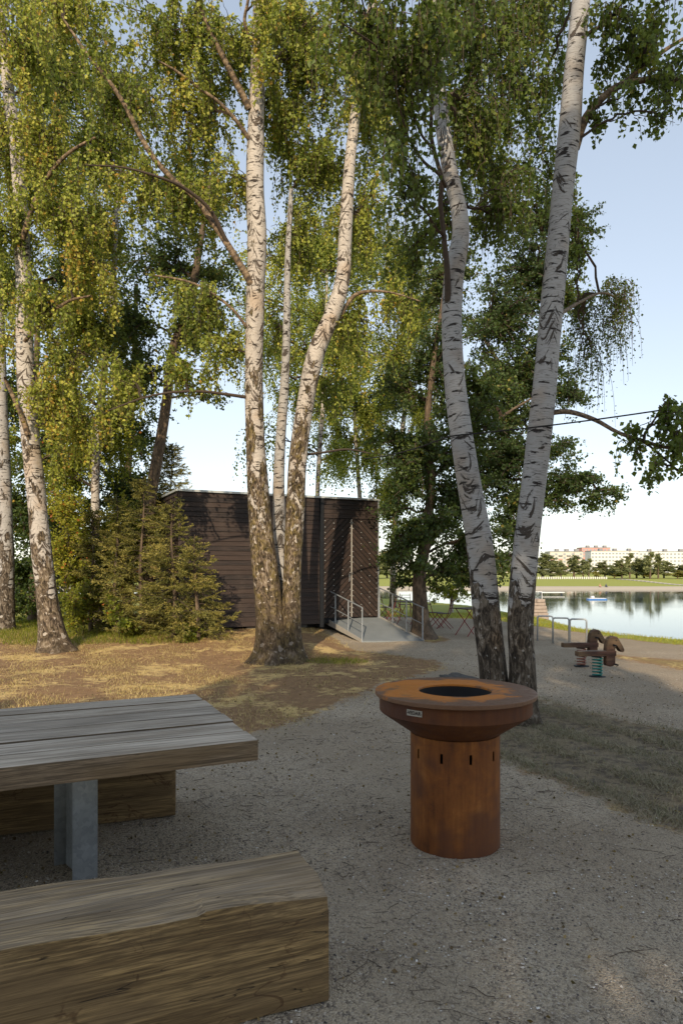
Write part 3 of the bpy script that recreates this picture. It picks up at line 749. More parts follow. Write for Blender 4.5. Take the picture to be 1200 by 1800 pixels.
X, Y, Z = G(1021, 1171); h2 = horse((X, Y, Z), 1.0, 'wooden spring horse on a rusty red coil spring, the one behind', MAT['rustspring']); h2.rotation_euler = (0, 0, .10)

# ================================================================ folding furniture
def fold_chair(loc, rz, label):
    h = empty('folding_chair', loc, label, 'chair', 'folding chairs by the pavilion', rz)
    for y in (-.20, .20):
        MB().tube([(-.22,y,0),(.20,y,.44)], .011, 6).build('leg', MAT['red'], h)
        MB().tube([(.20,y*.9,0),(-.12,y*.9,.40),(-.25,y*.9,.86)], .011, 6).build('leg', MAT['red'], h)
    m = MB()
    for i in range(6): m.box((-.17+i*.065, -.20, .44), (-.125+i*.065, .20, .456))
    m.build('seat', MAT['darkwood'], h)
    m = MB()
    for i in range(2): m.bar((-.215-.02*i, -.20, .70+i*.10), (-.215-.02*i, .20, .70+i*.10), .07, .016, up=(0,0,1))
    m.build('backrest', MAT['darkwood'], h); return h
def fold_table(loc, rz, label):
    h = empty('folding_table', loc, label, 'table', 'folding tables by the pavilion', rz)
    for y in (-.25, .25):
        MB().tube([(-.30,y,0),(.30,y,.70)], .012, 6).build('leg', MAT['red'], h)
        MB().tube([(.30,y*.9,0),(-.30,y*.9,.70)], .012, 6).build('leg', MAT['red'], h)
    m = MB()
    for i in range(7): m.box((-.34+i*.098, -.34, .70), (-.25+i*.098, .34, .722))
    m.build('tabletop', MAT['darkwood'], h); return h
def gl(px, py, dz=0): X, Y, Z = G(px, py); return (X, Y, Z+dz)
fold_table(gl(826, 1117), .5, 'folding slat table with dark red crossed legs just left of the forked birch')
fold_chair(gl(764, 1103), .2, 'folding chair on the left of the pair right behind the shade tree')
fold_chair(gl(781, 1105), 2.8, 'folding chair on the right of the pair beside the shade tree')
fold_table(gl(718, 1097), .9, 'folding table with bright red legs left of the shade tree')
fold_chair(gl(676, 1090), .4, 'folding chair behind the right handrail, closest to the pavilion corner')
fold_chair(gl(690, 1091), 2.6, 'folding chair behind the right handrail, second from the pavilion corner')
fold_chair(gl(712, 1084), 1.4, 'folding chair farthest back, behind the red legged table')

# small stone mound
r = np.random.default_rng(3)
for (px, py, sx, sy, sz, lb) in ((800,1187,.30,.16,.085,'low dark stone lying on the gravel behind the grill plate'),(815,1190,.2,.13,.045,'small flat dark stone right of the larger one behind the grill')):
    X, Y, Z = G(px, py+8)
    bm = bmesh.new(); bmesh.ops.create_icosphere(bm, subdivisions=4, radius=1)
    for v in bm.verts:
        n_ = v.co.copy(); k = 1+.18*math.sin(n_.x*4+1)*math.sin(n_.y*5)+.10*math.sin(n_.z*9+n_.x*7)+.05*math.sin(n_.x*21+n_.y*17)
        v.co = Vector((n_.x*sx, n_.y*sy, n_.z*sz))*k
    me = bpy.data.meshes.new('stone'); bm.to_mesh(me); bm.free(); me.materials.append(MAT['rock'])
    o = mesh_obj('stone', me); o.location = (X, Y, Z+.01); tag(o, lb, 'stone')

# ================================================================ across the lake
def W(px, Y, z=None, py=None):
    return Vector(((px-600)/1200*Y, Y, (CAMH-(py-1000)/1200*Y) if z is None else z))
t = NT('panel facade white'); n = t.noise(t.obj(), .15, 3); MAT['fac'] = t.fin(t.mix(n, (.62,.61,.59), (.74,.73,.71)), .8)
t = NT('panel facade pink'); n = t.noise(t.obj(), .15, 3); MAT['facp'] = t.fin(t.mix(n, (.55,.26,.23), (.62,.34,.30)), .8)
t = NT('panel facade beige'); n = t.noise(t.obj(), .15, 3); MAT['facb'] = t.fin(t.mix(n, (.50,.47,.42), (.60,.57,.52)), .8)
t = NT('distant window'); MAT['win'] = t.fin(t.mix(t.noise(t.obj(), .3, 2), (.22,.24,.26), (.36,.39,.42)), .25, spec=.6)  # low contrast glass, distance haze put into its colour
t = NT('roof gear'); MAT['gear'] = t.fin((.25,.25,.26), .8)
winmesh = MB().box((-.9,-.06,-.75), (.9,0,.75)).build('window', MAT['win']).data
for o_ in [o_ for o_ in COL.objects if o_.data == winmesh]: bpy.data.objects.remove(o_)
def block(x0, x1, ytop, Y, nc, nr, mat, label, balc=False, dep=14, skew=0.0):
    a_ = W(x0, Y, -1.6); L = (x1-x0)/1200*Y; top = CAMH-(ytop-1000)/1200*Y+1.6
    b = empty('apartment_block', a_, label, 'building', 'apartment blocks across the lake', skew)
    MB().box((0,0,0), (L, dep, top)).build('wall', mat, b)
    MB().box((-.2,-.3,top+.01), (L+.2, dep+.2, top+.5)).build('roof', MAT['gear'], b)
    for k in range(3): 
        xx = L*(.2+.3*k); MB().box((xx, 3, top+.51), (xx+3, 6, top+2.4)).build('roof_box', MAT['gear'], b)
    fl = 2.9; r = random.Random(int(x0))
    for j in range(nr):
        z = top-1.9-j*fl
        for i in range(nc):
            if balc and i % 2 == 0:
                xx = L*(i+.5)/nc; 
                MB().box((xx-1.5, -1.0, z-1.6), (xx+1.5, -.02, z-.6)).build('balcony', MAT['facp'] if j % 2 else MAT['gear'], b); continue
            o_ = bpy.data.objects.new('window', winmesh); COL.objects.link(o_); o_.parent = b; o_.location = (L*(i+.5)/nc, -.01, z)
    return b
block(1038, 1122, 969, 560, 14, 7, MAT['fac'], 'long white slab block in the middle across the lake, right of the pink tower')
block(1122.6, 1215, 970, 566, 14, 7, MAT['fac'], 'white slab block farthest right across the lake')
block(966, 1024, 970, 540, 8, 7, MAT['facb'], 'beige block with balconies across the lake, left of the pink tower', True)
block(1022, 1072, 963, 640, 8, 3, MAT['facp'], 'pink tower block rising above the white blocks across the lake')
block(850, 905, 976, 600, 9, 5, MAT['facb'], 'beige block seen between the two trunks of the forked birch', False)
block(640, 700, 972, 620, 9, 5, MAT['facb'], 'beige block seen past the right corner of the pavilion', False)
# pier, swim platform, raft
Yp = 60.0
pr = empty('stone_pier', W(935, Yp, -3.3), 'stepped brown stone pier with white railing at the lake edge', 'pier')
m = MB(); r = random.Random(5)
for j in range(8):
    hz_ = .30; n_ = 3
    for i in range(n_):
        x0 = -.9+i*.75-(j*.03); m.box((x0+.01, r.uniform(-.05,.03), j*hz_+.01), (x0+.73+(7-j)*.04, 2.2, (j+1)*hz_-.01), bev=.03)
m.build('stonework', MAT['stone'], pr)
m = MB()
for x_ in (-.7, .1, .9): m.tube([(x_,.2,2.4),(x_,.2,3.05)], .03, 6)
m.tube([(-.7,.2,3.05),(.9,.2,3.05)], .03, 6); m.build('railing', MAT['white'], pr)
b = W(1048, 111, -3.25)
rf = empty('pedal_raft', b, 'blue and white raft floating on the lake, right of the swim platform', 'boat')
MB().box((-1.5,-.6,-.05), (1.5,.6,.16), bev=.05).build('hull', MAT['blue'], rf)
MB().box((-1.35,-.5,.162), (1.35,.5,.25), bev=.03).build('deck', MAT['white'], rf)
MB().box((-.95,-.3,.252), (-.45,.3,.60), bev=.08).build('seat', MAT['white'], rf)
b = W(969, 133, -3.25); sw = empty('swim_platform', b, 'small pale swimming platform floating far out on the lake', 'platform')
MB().box((-2.2,-1,.35), (2.2,1,.5)).build('deck', MAT['white'], sw)
for x_ in (-1.9, 1.9): MB().tube([(x_,0,-.3),(x_,0,.35)], .18, 8).build('float', MAT['gear'], sw)
# stairs and fence on the far bank
a_ = W(1105, 206, -1.75); st = MB()
for i in range(16):
    q = i/16; yy = 214-q*38; st.box((a_.x+q*-0.2-.9+q*3.0*.9, yy-2.5, float(gz(60, yy))-.1), (a_.x+q*3.0*.9+.9, yy, float(gz(60, yy))+.14))
tag(st.build('bank_stairs', MAT['deckside']), 'pale concrete stairs running down the green bank across the lake', 'stairs')
m = MB(); fz = -1.55
for i in range(40):
    x_ = W(948, 222).x if False else (938-600)/1200*222+i*.6; m.box((x_, 222, fz), (x_+.28, 222.05, fz+.75))
tag(m.build('picket_fence', MAT['white']), 'low white fence below the trees on the far bank', 'fence')
# two bathers sitting on the far sand
def sitter(loc, mat, label):
    m = MB(); m.tube([(0,0,.0),(0,.03,.25),(0,0,.50),(0,-.02,.60)], [.17,.15,.17,.06], 10); m.tube([(0,-.02,.60),(0,-.03,.66),(0,-.03,.78),(0,-.02,.86)], [.05,.09,.10,.03], 10)
    for s in (-1, 1):
        m.tube([(s*.09,0,.10),(s*.11,-.38,.32),(s*.12,-.62,.04),(s*.12,-.74,.03)], [.09,.07,.045,.03], 8)
        m.tube([(s*.18,0,.50),(s*.22,-.12,.28),(s*.13,-.36,.33)], [.05,.04,.025], 8)
    o = m.build('person', mat); o.location = loc; return tag(o, label, 'person', None)
sitter((63.5, 168, -2.74), M_flat('skin far', (.45,.26,.18), (.5,.3,.2)), 'person sitting on the far sand, leftmost of the pair, knees drawn up')
sitter((65.0, 168, -2.74), M_flat('dark shirt', (.05,.06,.10), (.08,.09,.13)), 'person in dark clothes sitting on the far sand, right one of the pair')
# the cable between the birches
def sag(a_, b_, s, n=14):
    a_, b_ = Vector(a_), Vector(b_); return [a_.lerp(b_, i/n)+Vector((0,0,-s*4*(i/n)*(1-i/n))) for i in range(n+1)]
c0 = P(1290, 700, 7.2); c1 = P(800, 765.5, 7.55); c2 = P(786, 768, 7.75); c3 = P(640, 806, 12.0)
tag(MB().tube(sag(c0, c1, .03)+[Vector(c2)]+sag(c2, c3, .05)[1:], .0085, 6).build('overhead_cable', MAT['black']), 'thin black cable slung past the two forked birch trunks', 'cable')
# ================================================================ trees
def crom(pts, step):
    """Catmull-Rom through rows of (x,y,z,r)"""
    p = np.asarray(pts, float); p = np.vstack([2*p[0]-p[1], p, 2*p[-1]-p[-2]]); out = []
    for i in range(1, len(p)-2):
        a_, b_, c_, d_ = p[i-1], p[i], p[i+1], p[i+2]
        n = max(2, int(np.linalg.norm(c_[:3]-b_[:3])/step))
        for q in np.arange(n)/n:
            out.append(.5*((2*b_)+(-a_+c_)*q+(2*a_-5*b_+4*c_-d_)*q*q+(-a_+3*b_-3*c_+d_)*q**3))
    out.append(p[-2]); return np.array(out)
def tube_np(C, R, n=24, lump=0.0, flare=None, seed=0, low=None, knots=()):
    C = np.asarray(C, float); R = np.asarray(R, float); m = len(C)
    T = np.gradient(C, axis=0); T /= np.linalg.norm(T, axis=1)[:, None]+1e-9
    X = np.zeros_like(C); x = np.cross(T[0], [0, 0, 1.0]); x = x if np.linalg.norm(x) > .1 else np.array([1.0, 0, 0])
    x = np.array([0, 1.0, 0]) if abs(T[0][2]) > .7 else x
    for i in range(m):
        x = x-T[i]*np.dot(x, T[i]); x /= np.linalg.norm(x); X[i] = x
    Yv = np.cross(T, X)
    th = 2*PI*np.arange(n+1)/n
    L = np.concatenate([[0], np.cumsum(np.linalg.norm(np.diff(C, axis=0), axis=1))])
    rr = np.repeat(R[:, None], n+1, 1)
    ph = np.random.default_rng(seed).uniform(0, 6, 8)
    if lump:
        rr *= 1+lump*(np.sin(2*th+ph[0]+L[:, None]*.9)*.6+np.sin(3*th+ph[1]-L[:, None]*1.7)*.5+np.sin(5*th+ph[2]+L[:, None]*3.1)*.25+np.sin(L[:, None]*4+ph[3])*.35)
    if flare:
        fh, fa, lob = flare; e_ = np.exp(-L/fh)[:, None]; e2 = np.exp(-L/(fh*2.6))[:, None]
        rr *= 1+fa*e_*(.55+.45*np.maximum(-.2, np.cos(lob*th+ph[4])+.3*np.sin(2*th+ph[5])))+.10*e2*np.cos((lob+2)*th+ph[6])
    V = C[:, None]+X[:, None]*(np.cos(th)[None, :, None]*rr[..., None])+Yv[:, None]*(np.sin(th)[None, :, None]*rr[..., None])
    for (kl, kt, ka, ks) in knots:
        pass
    u = np.repeat((th*R.mean())[None], m, 0); v = np.repeat(L[:, None], n+1, 1)
    i0 = (np.arange(m-1)[:, None]*(n+1)+np.arange(n)[None]).ravel()
    F = np.stack([i0, i0+1, i0+n+2, i0+n+1], 1)
    lw = np.interp(L, *zip(*low)) if low else np.zeros(m)
    return V.reshape(-1, 3), F, np.stack([u.ravel(), v.ravel()], 1), np.repeat(lw, n+1)
def join_np(parts):
    V = []; F = []; U = []; A = []; n = 0
    for v, f, u, a_ in parts: V.append(v); F.append(f+n); U.append(u); A.append(a_); n += len(v)
    return np.concatenate(V), np.concatenate(F), np.concatenate(U), np.concatenate(A)
def trace(rows, Y0, Y1=None):
    """rows of (px, py, width px) seen in the photo, at depth Y0 .. Y1 -> world (x,y,z,r)"""
    Y1 = Y0 if Y1 is None else Y1; n = len(rows); out = []
    for i, rw in enumerate(rows):
        Y = rw[3] if len(rw) > 3 else Y0+(Y1-Y0)*i/max(1, n-1)
        out.append([*P(rw[0], rw[1], Y), rw[2]/2400*Y*.86])
    return np.array(out)
def stem(parent, rows, Y0, Y1, mat, low, seed, name='trunk', flare=(.16, .55, 5), n=30, lump=.045, step=.07, drop=.06):
    c_ = crom(trace(rows, Y0, Y1), step)
    if flare is not None:
        g_ = float(gz(c_[0, 0], c_[0, 1])); c_[0, 2] = min(c_[0, 2], g_-drop)
    v, f, u, a_ = tube_np(c_[:, :3], c_[:, 3], n, lump, flare, seed, low)
    mk(name, v, f, mat, parent, smooth=True, uv=u, attr={'low': a_})
    return c_
LEAFCOUNT = [0]; DENS = 1.42; GROW = 1.2
def leaf_arrays(Pn, D, l, rng, lv, wid=.42, fold=.14):
    N = len(Pn)
    D = D/(np.linalg.norm(D, axis=1)[:, None]+1e-9); r = rng.normal(size=(N, 3)); Wd = np.cross(D, r); Wd /= np.linalg.norm(Wd, axis=1)[:, None]+1e-9
    Nn = np.cross(D, Wd); l = l[:, None]
    mid = Pn+D*l*.42
    V = np.stack([Pn, mid+Wd*l*wid+Nn*l*fold, Pn+D*l, mid-Wd*l*wid+Nn*l*fold], 1).reshape(-1, 3)
    F = np.arange(N*4).reshape(-1, 4); LEAFCOUNT[0] += N
    return V, F, np.repeat(lv, 4)
def poly_tubes(Pt, R):
    """Pt (N,K,3) polylines -> thin triangular tubes"""
    N, K, _ = Pt.shape; T = np.gradient(Pt, axis=1); T /= np.linalg.norm(T, axis=2)[..., None]+1e-9
    ref = np.array([.31, .87, .11]); A = np.cross(T, ref); A /= np.linalg.norm(A, axis=2)[..., None]+1e-9; B = np.cross(T, A)
    R = np.broadcast_to(R, (N, K)) if np.ndim(R) < 2 else R
    rings = [Pt+(A*math.cos(q)+B*math.sin(q))*R[..., None] for q in (0, 2.094, 4.189)]
    V = np.stack(rings, 2).reshape(-1, 3)
    base = (np.arange(N)[:, None, None]*K*3+np.arange(K-1)[None, :, None]*3)
    k = np.arange(3)[None, None]; k2 = (k+1) % 3
    F = np.stack([base+k, base+k2, base+3+k2, base+3+k], -1).reshape(-1, 4)
    return V, F
def bez(a_, c_, b_, K):
    t_ = np.linspace(0, 1, K)[None, :, None]; return (1-t_)**2*a_[:, None]+2*t_*(1-t_)*c_[:, None]+t_**2*b_[:, None]
def crown(parent, blobs, attach, leafmat, seed, leaf=.055, hang=.9, mode='droop', M=18, twigs=True, name='crown', limbR=.03, cov=1.0, bias=0.0, limbs=True, wid=.42):
    rng = np.random.default_rng(seed); VL = []; FL = []; AL = []; nv = 0; VT = []; FT = []; nt_ = 0
    att = np.asarray(attach)[:, :3]
    def addT(V, F):
        nonlocal nt_
        VT.append(V); FT.append(F+nt_); nt_ += len(V)
    for bi, b in enumerate(blobs):
        if len(b) == 7 and b[0] == 'w': _, cx, cy, cz, rx, ry, rz = b; cc = np.array([cx, cy, cz]); rad = np.array([rx, ry, rz]); cv = 3.6 if cy < -5 else 4.5 
        else:
            px, py, bx, by, Y, dY, cv = b; cc = P(px, py, Y); rad = np.array([bx*Y/1200, dY, by*Y/1200])*(GROW if min(bx, by) > 38 else 1.0); cv = cv/(GROW if min(bx, by) > 38 else 1.0)
        hg = hang*min(1, rad[2]*1.3+.15)
        if mode == 'droop': cc = cc+np.array([0, 0, hg*.35])
        aeff = .45*leaf*leaf*.62
        n = int(PI*rad[0]*rad[2]*cv*cov*DENS/(aeff*M)); n = max(n, 8)
        # limb
        dist = np.linalg.norm(att-cc, axis=1)+np.maximum(0, att[:, 2]-(cc[2]-.3*rad[2]))*1.5
        s0 = att[np.argmin(dist)]
        ctrl = (s0+cc)/2+np.array([0, 0, .18*np.linalg.norm(cc-s0)])+rng.normal(0, .08, 3)*np.linalg.norm(cc-s0)
        lp = bez(s0[None], ctrl[None], cc[None], 14)
        lp[0, 1:-1] += rng.normal(0, .015, (12, 3))*np.linalg.norm(cc-s0)
        lr = limbR*min(1.4, .5+rad.max()*.4)
        if limbs: addT(*poly_tubes(lp, np.linspace(lr, lr*.4, 14)[None]))
        k = int(np.clip(n/10, 5, 70))
        q = rng.normal(size=(k, 3)); q /= np.linalg.norm(q, axis=1)[:, None]; q *= rng.uniform(.25, 1, (k, 1))**.5
        tg = cc+q*rad
        si = rng.integers(4, 14, k); ss = lp[0, si]
        cm = (ss+tg)/2+np.array([0, 0, .22])*np.linalg.norm(tg-ss, axis=1)[:, None]+rng.normal(0, .06, (k, 3))
        sp_ = bez(ss, cm, tg, 10)
        sp_[:, 1:-1] += rng.normal(0, .018, (k, 8, 3))
        if limbs: addT(*poly_tubes(sp_, np.linspace(lr*.38, lr*.13, 10)[None]))
        # strings of leaves
        bi_ = rng.integers(0, k, n); ti = rng.integers(2, 10, n); S = sp_[bi_, ti]+rng.normal(0, .02, (n, 3))
        ang_ = rng.uniform(0, 2*PI, n); O = np.stack([np.cos(ang_), np.sin(ang_), rng.uniform(-.2, .5, n)], 1)
        L = rng.uniform(.35, 1.15, n)*hg
        s = np.linspace(.0, 1, 7)
        def strand(s):
            s = s[..., None] if s.ndim == 2 else s[None, :, None]
            if mode == 'droop': return S[:, None]+O[:, None]*L[:, None, None]*.28*(1-np.exp(-3*s))*1.0+np.array([0, 0, -1.0])*L[:, None, None]*(s**1.5)
            if mode == 'up': return S[:, None]+O[:, None]*L[:, None, None]*.45*s+np.array([0, 0, 1.0])*L[:, None, None]*s
            O2 = O*np.array([1, 1, 1.6]); return S[:, None]+O2[:, None]*L[:, None, None]*.75*s+np.array([0, 0, -.25])*L[:, None, None]*(s**2)
        if twigs: addT(*poly_tubes(strand(s), np.linspace(.0050, .0022, 7)[None]))
        sl = (np.arange(M)[None]+rng.uniform(0, 1, (n, M)))/M
        Pn = strand(sl).reshape(-1, 3)+rng.normal(0, .030 if mode == 'droop' else .040, (n*M, 3))
        if mode == 'droop': D = rng.normal(0, .75, (n*M, 3))+np.array([0, 0, -.8])
        elif mode == 'up': D = rng.normal(0, .8, (n*M, 3))+np.array([0, 0, .5])
        else: D = rng.normal(0, .9, (n*M, 3))+np.array([0, -.1, -.35])
        lv = np.clip(.42+bias+rng.normal(0, .10)+np.repeat(rng.normal(0, .16, n), M)+rng.normal(0, .13, n*M), 0, 1)
        lv = np.where(rng.random(n*M) < .012, 1, lv)
        V, F, A = leaf_arrays(Pn, D, leaf*rng.uniform(.6, 1.25, n*M), rng, lv, wid)
        VL.append(V); FL.append(F+nv); AL.append(A); nv += len(V)
    V = np.concatenate(VL+VT); F = np.concatenate(FL+[f+nv for f in FT]) if FT else np.concatenate(FL)
    nl = sum(len(f) for f in FL); ml = np.zeros(len(F), np.int32); ml[nl:] = 1
    A = np.concatenate(AL+[np.zeros(sum(len(v) for v in VT))])
    return mk(name, V, F, [leafmat, MAT['twig']], parent, attr={'lv': A}, mi=ml)
def tree_root(name, px, py, label, cat='tree', group=None):
    X, Y, Z = G(px, py); return empty(name, (X, Y, Z), label, cat, group), Y

# ---- the forked birch behind the grill
D, Yd = tree_root('birch_tree', 892, 1268, 'forked birch with two white trunks parting in a V behind the grill')
lowD = [(0,1.4),(.7,1.15),(1.15,.75),(1.7,.40),(2.4,.12),(3.5,.0),(9,-.1)]
dl_ = stem(D, [(872,1262,62),(866,1180,54),(856,1090,56),(843,960,51),(820,830,47),(802,700,43),(794,580,42),(797,490,41),(809,420,37),(806,370,34),(790,300,31),(777,220,30),(768,120,29),(756,0,27),(745,-160,24),(735,-400,18)], Yd+.0, 8.4, MAT['bark_near'], lowD, 1)
dr_ = stem(D, [(914,1275,62),(917,1180,54),(914,1090,54),(922,980,52),(938,850,49),(952,720,47),(965,580,45),(978,450,44),(988,340,43),(1001,220,44),(1008,120,41),(1020,0,36),(1032,-160,30),(1045,-400,20)], Yd-.08, 7.6, MAT['bark_near'], lowD, 2)
def branch(parent, rows, Y0, Y1, mat='branch', seed=0, n=10): 
    return stem(parent, rows, Y0, Y1, MAT[mat], None, seed, 'branch', None, n, .05, .06)
bd = [branch(D, [(1008,262,22),(1024,216,19),(1050,180,16),(1085,152,14),(1130,141,12),(1200,138,10),(1290,150,6)], 7.7, 7.4, seed=3),
      branch(D, [(1088,152,10),(1125,122,9),(1165,90,8),(1210,62,6),(1280,20,4)], 7.5, 7.6, seed=4),
      branch(D, [(962,726,11),(1000,724,10),(1045,738,9),(1085,760,8),(1130,775,8),(1180,788,7),(1290,792,5)], 7.7, 6.9, seed=5),
      branch(D, [(787,530,14),(785,470,12),(778,400,10),(773,350,10),(777,320,9),(764,270,8),(757,230,8),(762,150,7),(770,80,6),(755,0,5),(735,-60,4)], 8.0, 7.3, 'twig', seed=6),
      branch(D, [(783,328,8),(770,305,7),(745,285,6),(722,250,5),(715,235,5),(700,180,4),(690,120,3)], 7.6, 6.6, 'twig', seed=7),
      branch(D, [(757,258,6),(735,225,5),(700,115,5),(660,80,4),(600,40,3)], 7.6, 6.0, 'twig', seed=8),
      branch(D, [(1200,835,3),(1160,800,4),(1130,775,5)], 7.0, 7.1, 'twig', seed=9),
      branch(D, [(965,560,9),(990,548,8),(1020,530,6),(1060,515,5),(1100,535,3)], 8.0, 11.0, seed=10)]
attD = np.vstack([dl_[dl_[:, 2] > 4.5], dr_[dr_[:, 2] > 4.5]]+bd)
crown(D, [(715,150,85,150,7.0,1.0,1.5),(700,330,60,70,6.8,.6,1.2),(640,60,90,110,6.6,.8,1.3),(850,90,75,110,9.0,1.1,1.6),(855,260,70,110,9.3,1.0,1.7),(880,420,55,80,9.0,.8,1.3),(760,400,50,70,8.8,.8,1.2),
          (930,60,60,90,9.5,1.0,1.8),(770,50,50,70,7.4,.5,1.2),(905,160,55,90,10.2,.9,1.7),(870,330,60,80,10.2,.9,1.6),(935,290,35,70,10,.7,1.3),(715,470,40,50,9.4,.7,1.1),(980,60,25,60,9.6,.5,1.1),(955,190,35,70,9.5,.8,1.3),(1010,420,20,50,9,.4,.7),(1100,35,100,55,7.3,.9,1.3),(1080,105,60,45,7.7,.6,1.1),(1160,60,50,50,7.0,.6,1.0),(1165,165,50,55,7.4,.5,1.1),(1085,190,36,36,7.5,.4,.9),(1055,215,25,30,7.6,.4,1.0),(1180,215,25,35,7.3,.3,.9),
          (1160,745,65,40,7.0,.5,1.1),(1185,790,35,60,6.9,.5,1.2),(1110,790,35,40,7.1,.4,.8),(1140,835,25,40,7.0,.3,.9),(960,790,12,25,7.9,.2,.5)],
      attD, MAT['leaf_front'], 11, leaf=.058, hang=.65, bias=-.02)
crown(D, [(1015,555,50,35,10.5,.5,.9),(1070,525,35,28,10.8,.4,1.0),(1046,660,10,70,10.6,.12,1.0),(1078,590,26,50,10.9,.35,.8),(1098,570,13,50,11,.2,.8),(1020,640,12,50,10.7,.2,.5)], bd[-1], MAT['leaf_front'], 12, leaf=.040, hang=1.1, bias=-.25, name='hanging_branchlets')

# ---- the triple birch in the middle
C_, Yc = tree_root('birch_tree', 490, 1163, 'three stemmed birch with mossy split trunk in front of the dark pavilion')
lowC = [(0,1.5),(.9,1.25),(1.6,.85),(2.8,.62),(4.5,.42),(7,.25),(12,.12)]
cl_ = stem(C_, [(482,1162,78),(478,1120,62),(470,1040,54),(460,950,50),(453,850,44),(448,740,38),(446,640,36),(449,520,37),(452,420,38),(448,320,37),(450,210,34),(456,80,30),(460,-60,26),(466,-300,16)], Yc, Yc, MAT['bark_mid'], lowC, 21, flare=(.20,.75,5))
cr_ = stem(C_, [(512,1164,56),(511,1100,40),(514,1000,36),(519,900,37),(524,800,36),(538,700,36),(556,620,37),(585,550,34),(602,490,30),(607,400,27),(613,310,23),(622,220,21),(638,100,19),(655,0,17),(680,-160,12)], Yc-.05, Yc+.3, MAT['bark_mid'], lowC, 22, flare=(.18,.5,5))
cm_ = stem(C_, [(496,1150,30),(495,1020,27),(491,930,26),(490,850,24),(494,760,21),(501,660,18),(504,560,15),(506,450,12),(512,330,9)], Yc+.45, Yc+.9, MAT['bark_near'], [(0,1),(1.5,.5),(3,.2),(6,.1)], 23, n=20)
bc = [branch(C_, [(442,500,15.6),(425,470,14.8),(400,430,14.0),(370,385,13.3),(345,350,12.5),(315,325,10.9),(285,295,10.9),(262,265,10.9),(240,225,10.1),(220,185,9.4),(190,140,7.8),(150,90,6.2),(110,30,4.7)], Yc-.1, Yc-1.2, seed=30),
      branch(C_, [(438,192,14.0),(425,165,13.3),(410,135,12.5),(392,100,11.7),(372,60,10.1),(355,20,9.4),(340,-20,7.8),(320,-90,6.2)], Yc-.1, Yc-.8, seed=31),
      branch(C_, [(438,245,9.4),(415,212,7.8),(385,180,7.0),(350,155,6.2),(310,125,5.5),(280,108,3.9)], Yc-.1, Yc-.9, seed=32),
      branch(C_, [(434,575,7.0),(410,545,6.2),(380,520,5.5),(345,500,4.7),(310,490,3.9),(270,484,3.1)], Yc-.1, Yc-.6, seed=33),
      branch(C_, [(432,698,7.0),(390,692,6.2),(350,688,5.5),(300,690,4.7),(250,700,3.9),(190,722,2.3)], Yc-.1, Yc-.9, 'twig', seed=34),
      branch(C_, [(400,428,9.4),(370,370,7.8),(330,335,7.0),(290,315,5.5),(220,295,3.9),(150,290,2.3)], Yc-.3, Yc-1.8, 'twig', seed=35),
      branch(C_, [(445,80,7.0),(430,40,7.0),(436,0,6.2),(440,-60,3.9)], Yc-.1, Yc-.6, seed=36),
      branch(C_, [(596,560,9.4),(620,522,7.8),(650,512,6.2),(690,515,3.9),(740,530,2.3)], Yc+.2, Yc+.4, seed=37),
      branch(C_, [(530,800,5.5),(570,795,4.7),(610,790,3.9),(650,797,2.3)], Yc+.2, Yc+1.2, 'twig', seed=38),
      branch(C_, [(452,150,6.2),(480,110,5.5),(520,60,4.7),(560,20,3.1)], Yc+.2, Yc+.8, seed=39)]
attC = np.vstack([cl_[cl_[:, 2] > 4], cr_[cr_[:, 2] > 3.6], cm_[cm_[:, 2] > 3.5]]+bc)
crown(C_, [(300,95,110,95,12.9,1.2,1.5),(215,200,80,90,12.5,1.0,1.5),(340,230,80,90,13.1,1.2,1.5),(300,380,90,60,13.1,1.2,1.5),(390,330,40,60,12.9,.8,1.1),(225,330,70,60,12.3,.8,1.3),(400,120,55,90,13.7,1.2,1.3),(130,60,80,80,12.4,1.0,1.4),
           (330,545,80,60,12.9,1.2,1.3),(390,640,40,60,13.2,.8,1.1),(320,660,80,40,12.9,1.0,1.2),(230,690,60,50,12.7,.8,1.2),(560,130,90,110,13.9,1.3,1.8),(500,250,50,90,14.3,1.2,1.5),(565,300,75,90,14.1,1.2,1.7),(650,200,65,130,13.9,1.2,1.8),(640,400,60,100,13.9,1.2,1.4),
           (540,430,50,80,14.5,1.2,1.2),(640,590,70,60,13.9,1,1.1),(690,560,50,60,14.1,.8,1.1),(500,40,70,70,13.5,1.2,1.5),(590,690,45,50,14.7,.8,.8),(480,600,22,80,14.5,.6,.8),(455,90,35,60,12.2,.5,1.1),(640,130,30,70,12.4,.5,1.1),(470,10,50,40,12.2,.6,1.2)],
      attC, MAT['leaf_birch'], 40, leaf=.070, hang=.7, bias=.10)
# ---- the sunlit birch on the left
A_, Ya = tree_root('birch_tree', 95, 1143, 'single sunlit birch with white peeling trunk rising from the dry grass on the far left')
al_ = stem(A_, [(97,1146,62),(90,1100,48),(82,1040,42),(72,950,40),(62,850,37),(52,750,35),(45,640,33),(43,540,31),(40,440,30),(36,340,28),(28,250,26),(14,150,23),(2,40,20),(-8,-80,16),(-20,-300,10)], Ya, Ya+.2, MAT['bark_left'], [(0,1.4),(.5,1.0),(1.2,.62),(2.5,.42),(5,.25),(9,.1)], 50, flare=(.16,.55,5), lump=.05)
ba = [branch(A_, [(50,765,12),(38,730,10),(25,700,9),(12,672,7),(9,664,5)], Ya-.1, Ya-.4, seed=51),
      branch(A_, [(40,420,12),(60,360,10),(85,310,9),(120,270,7),(170,240,5)], Ya-.2, Ya-1, seed=52),
      branch(A_, [(44,600,8),(80,560,7),(120,530,6),(160,520,4)], Ya-.2, Ya-1, seed=53)]
attA = np.vstack([al_[al_[:, 2] > 3.2]]+ba)
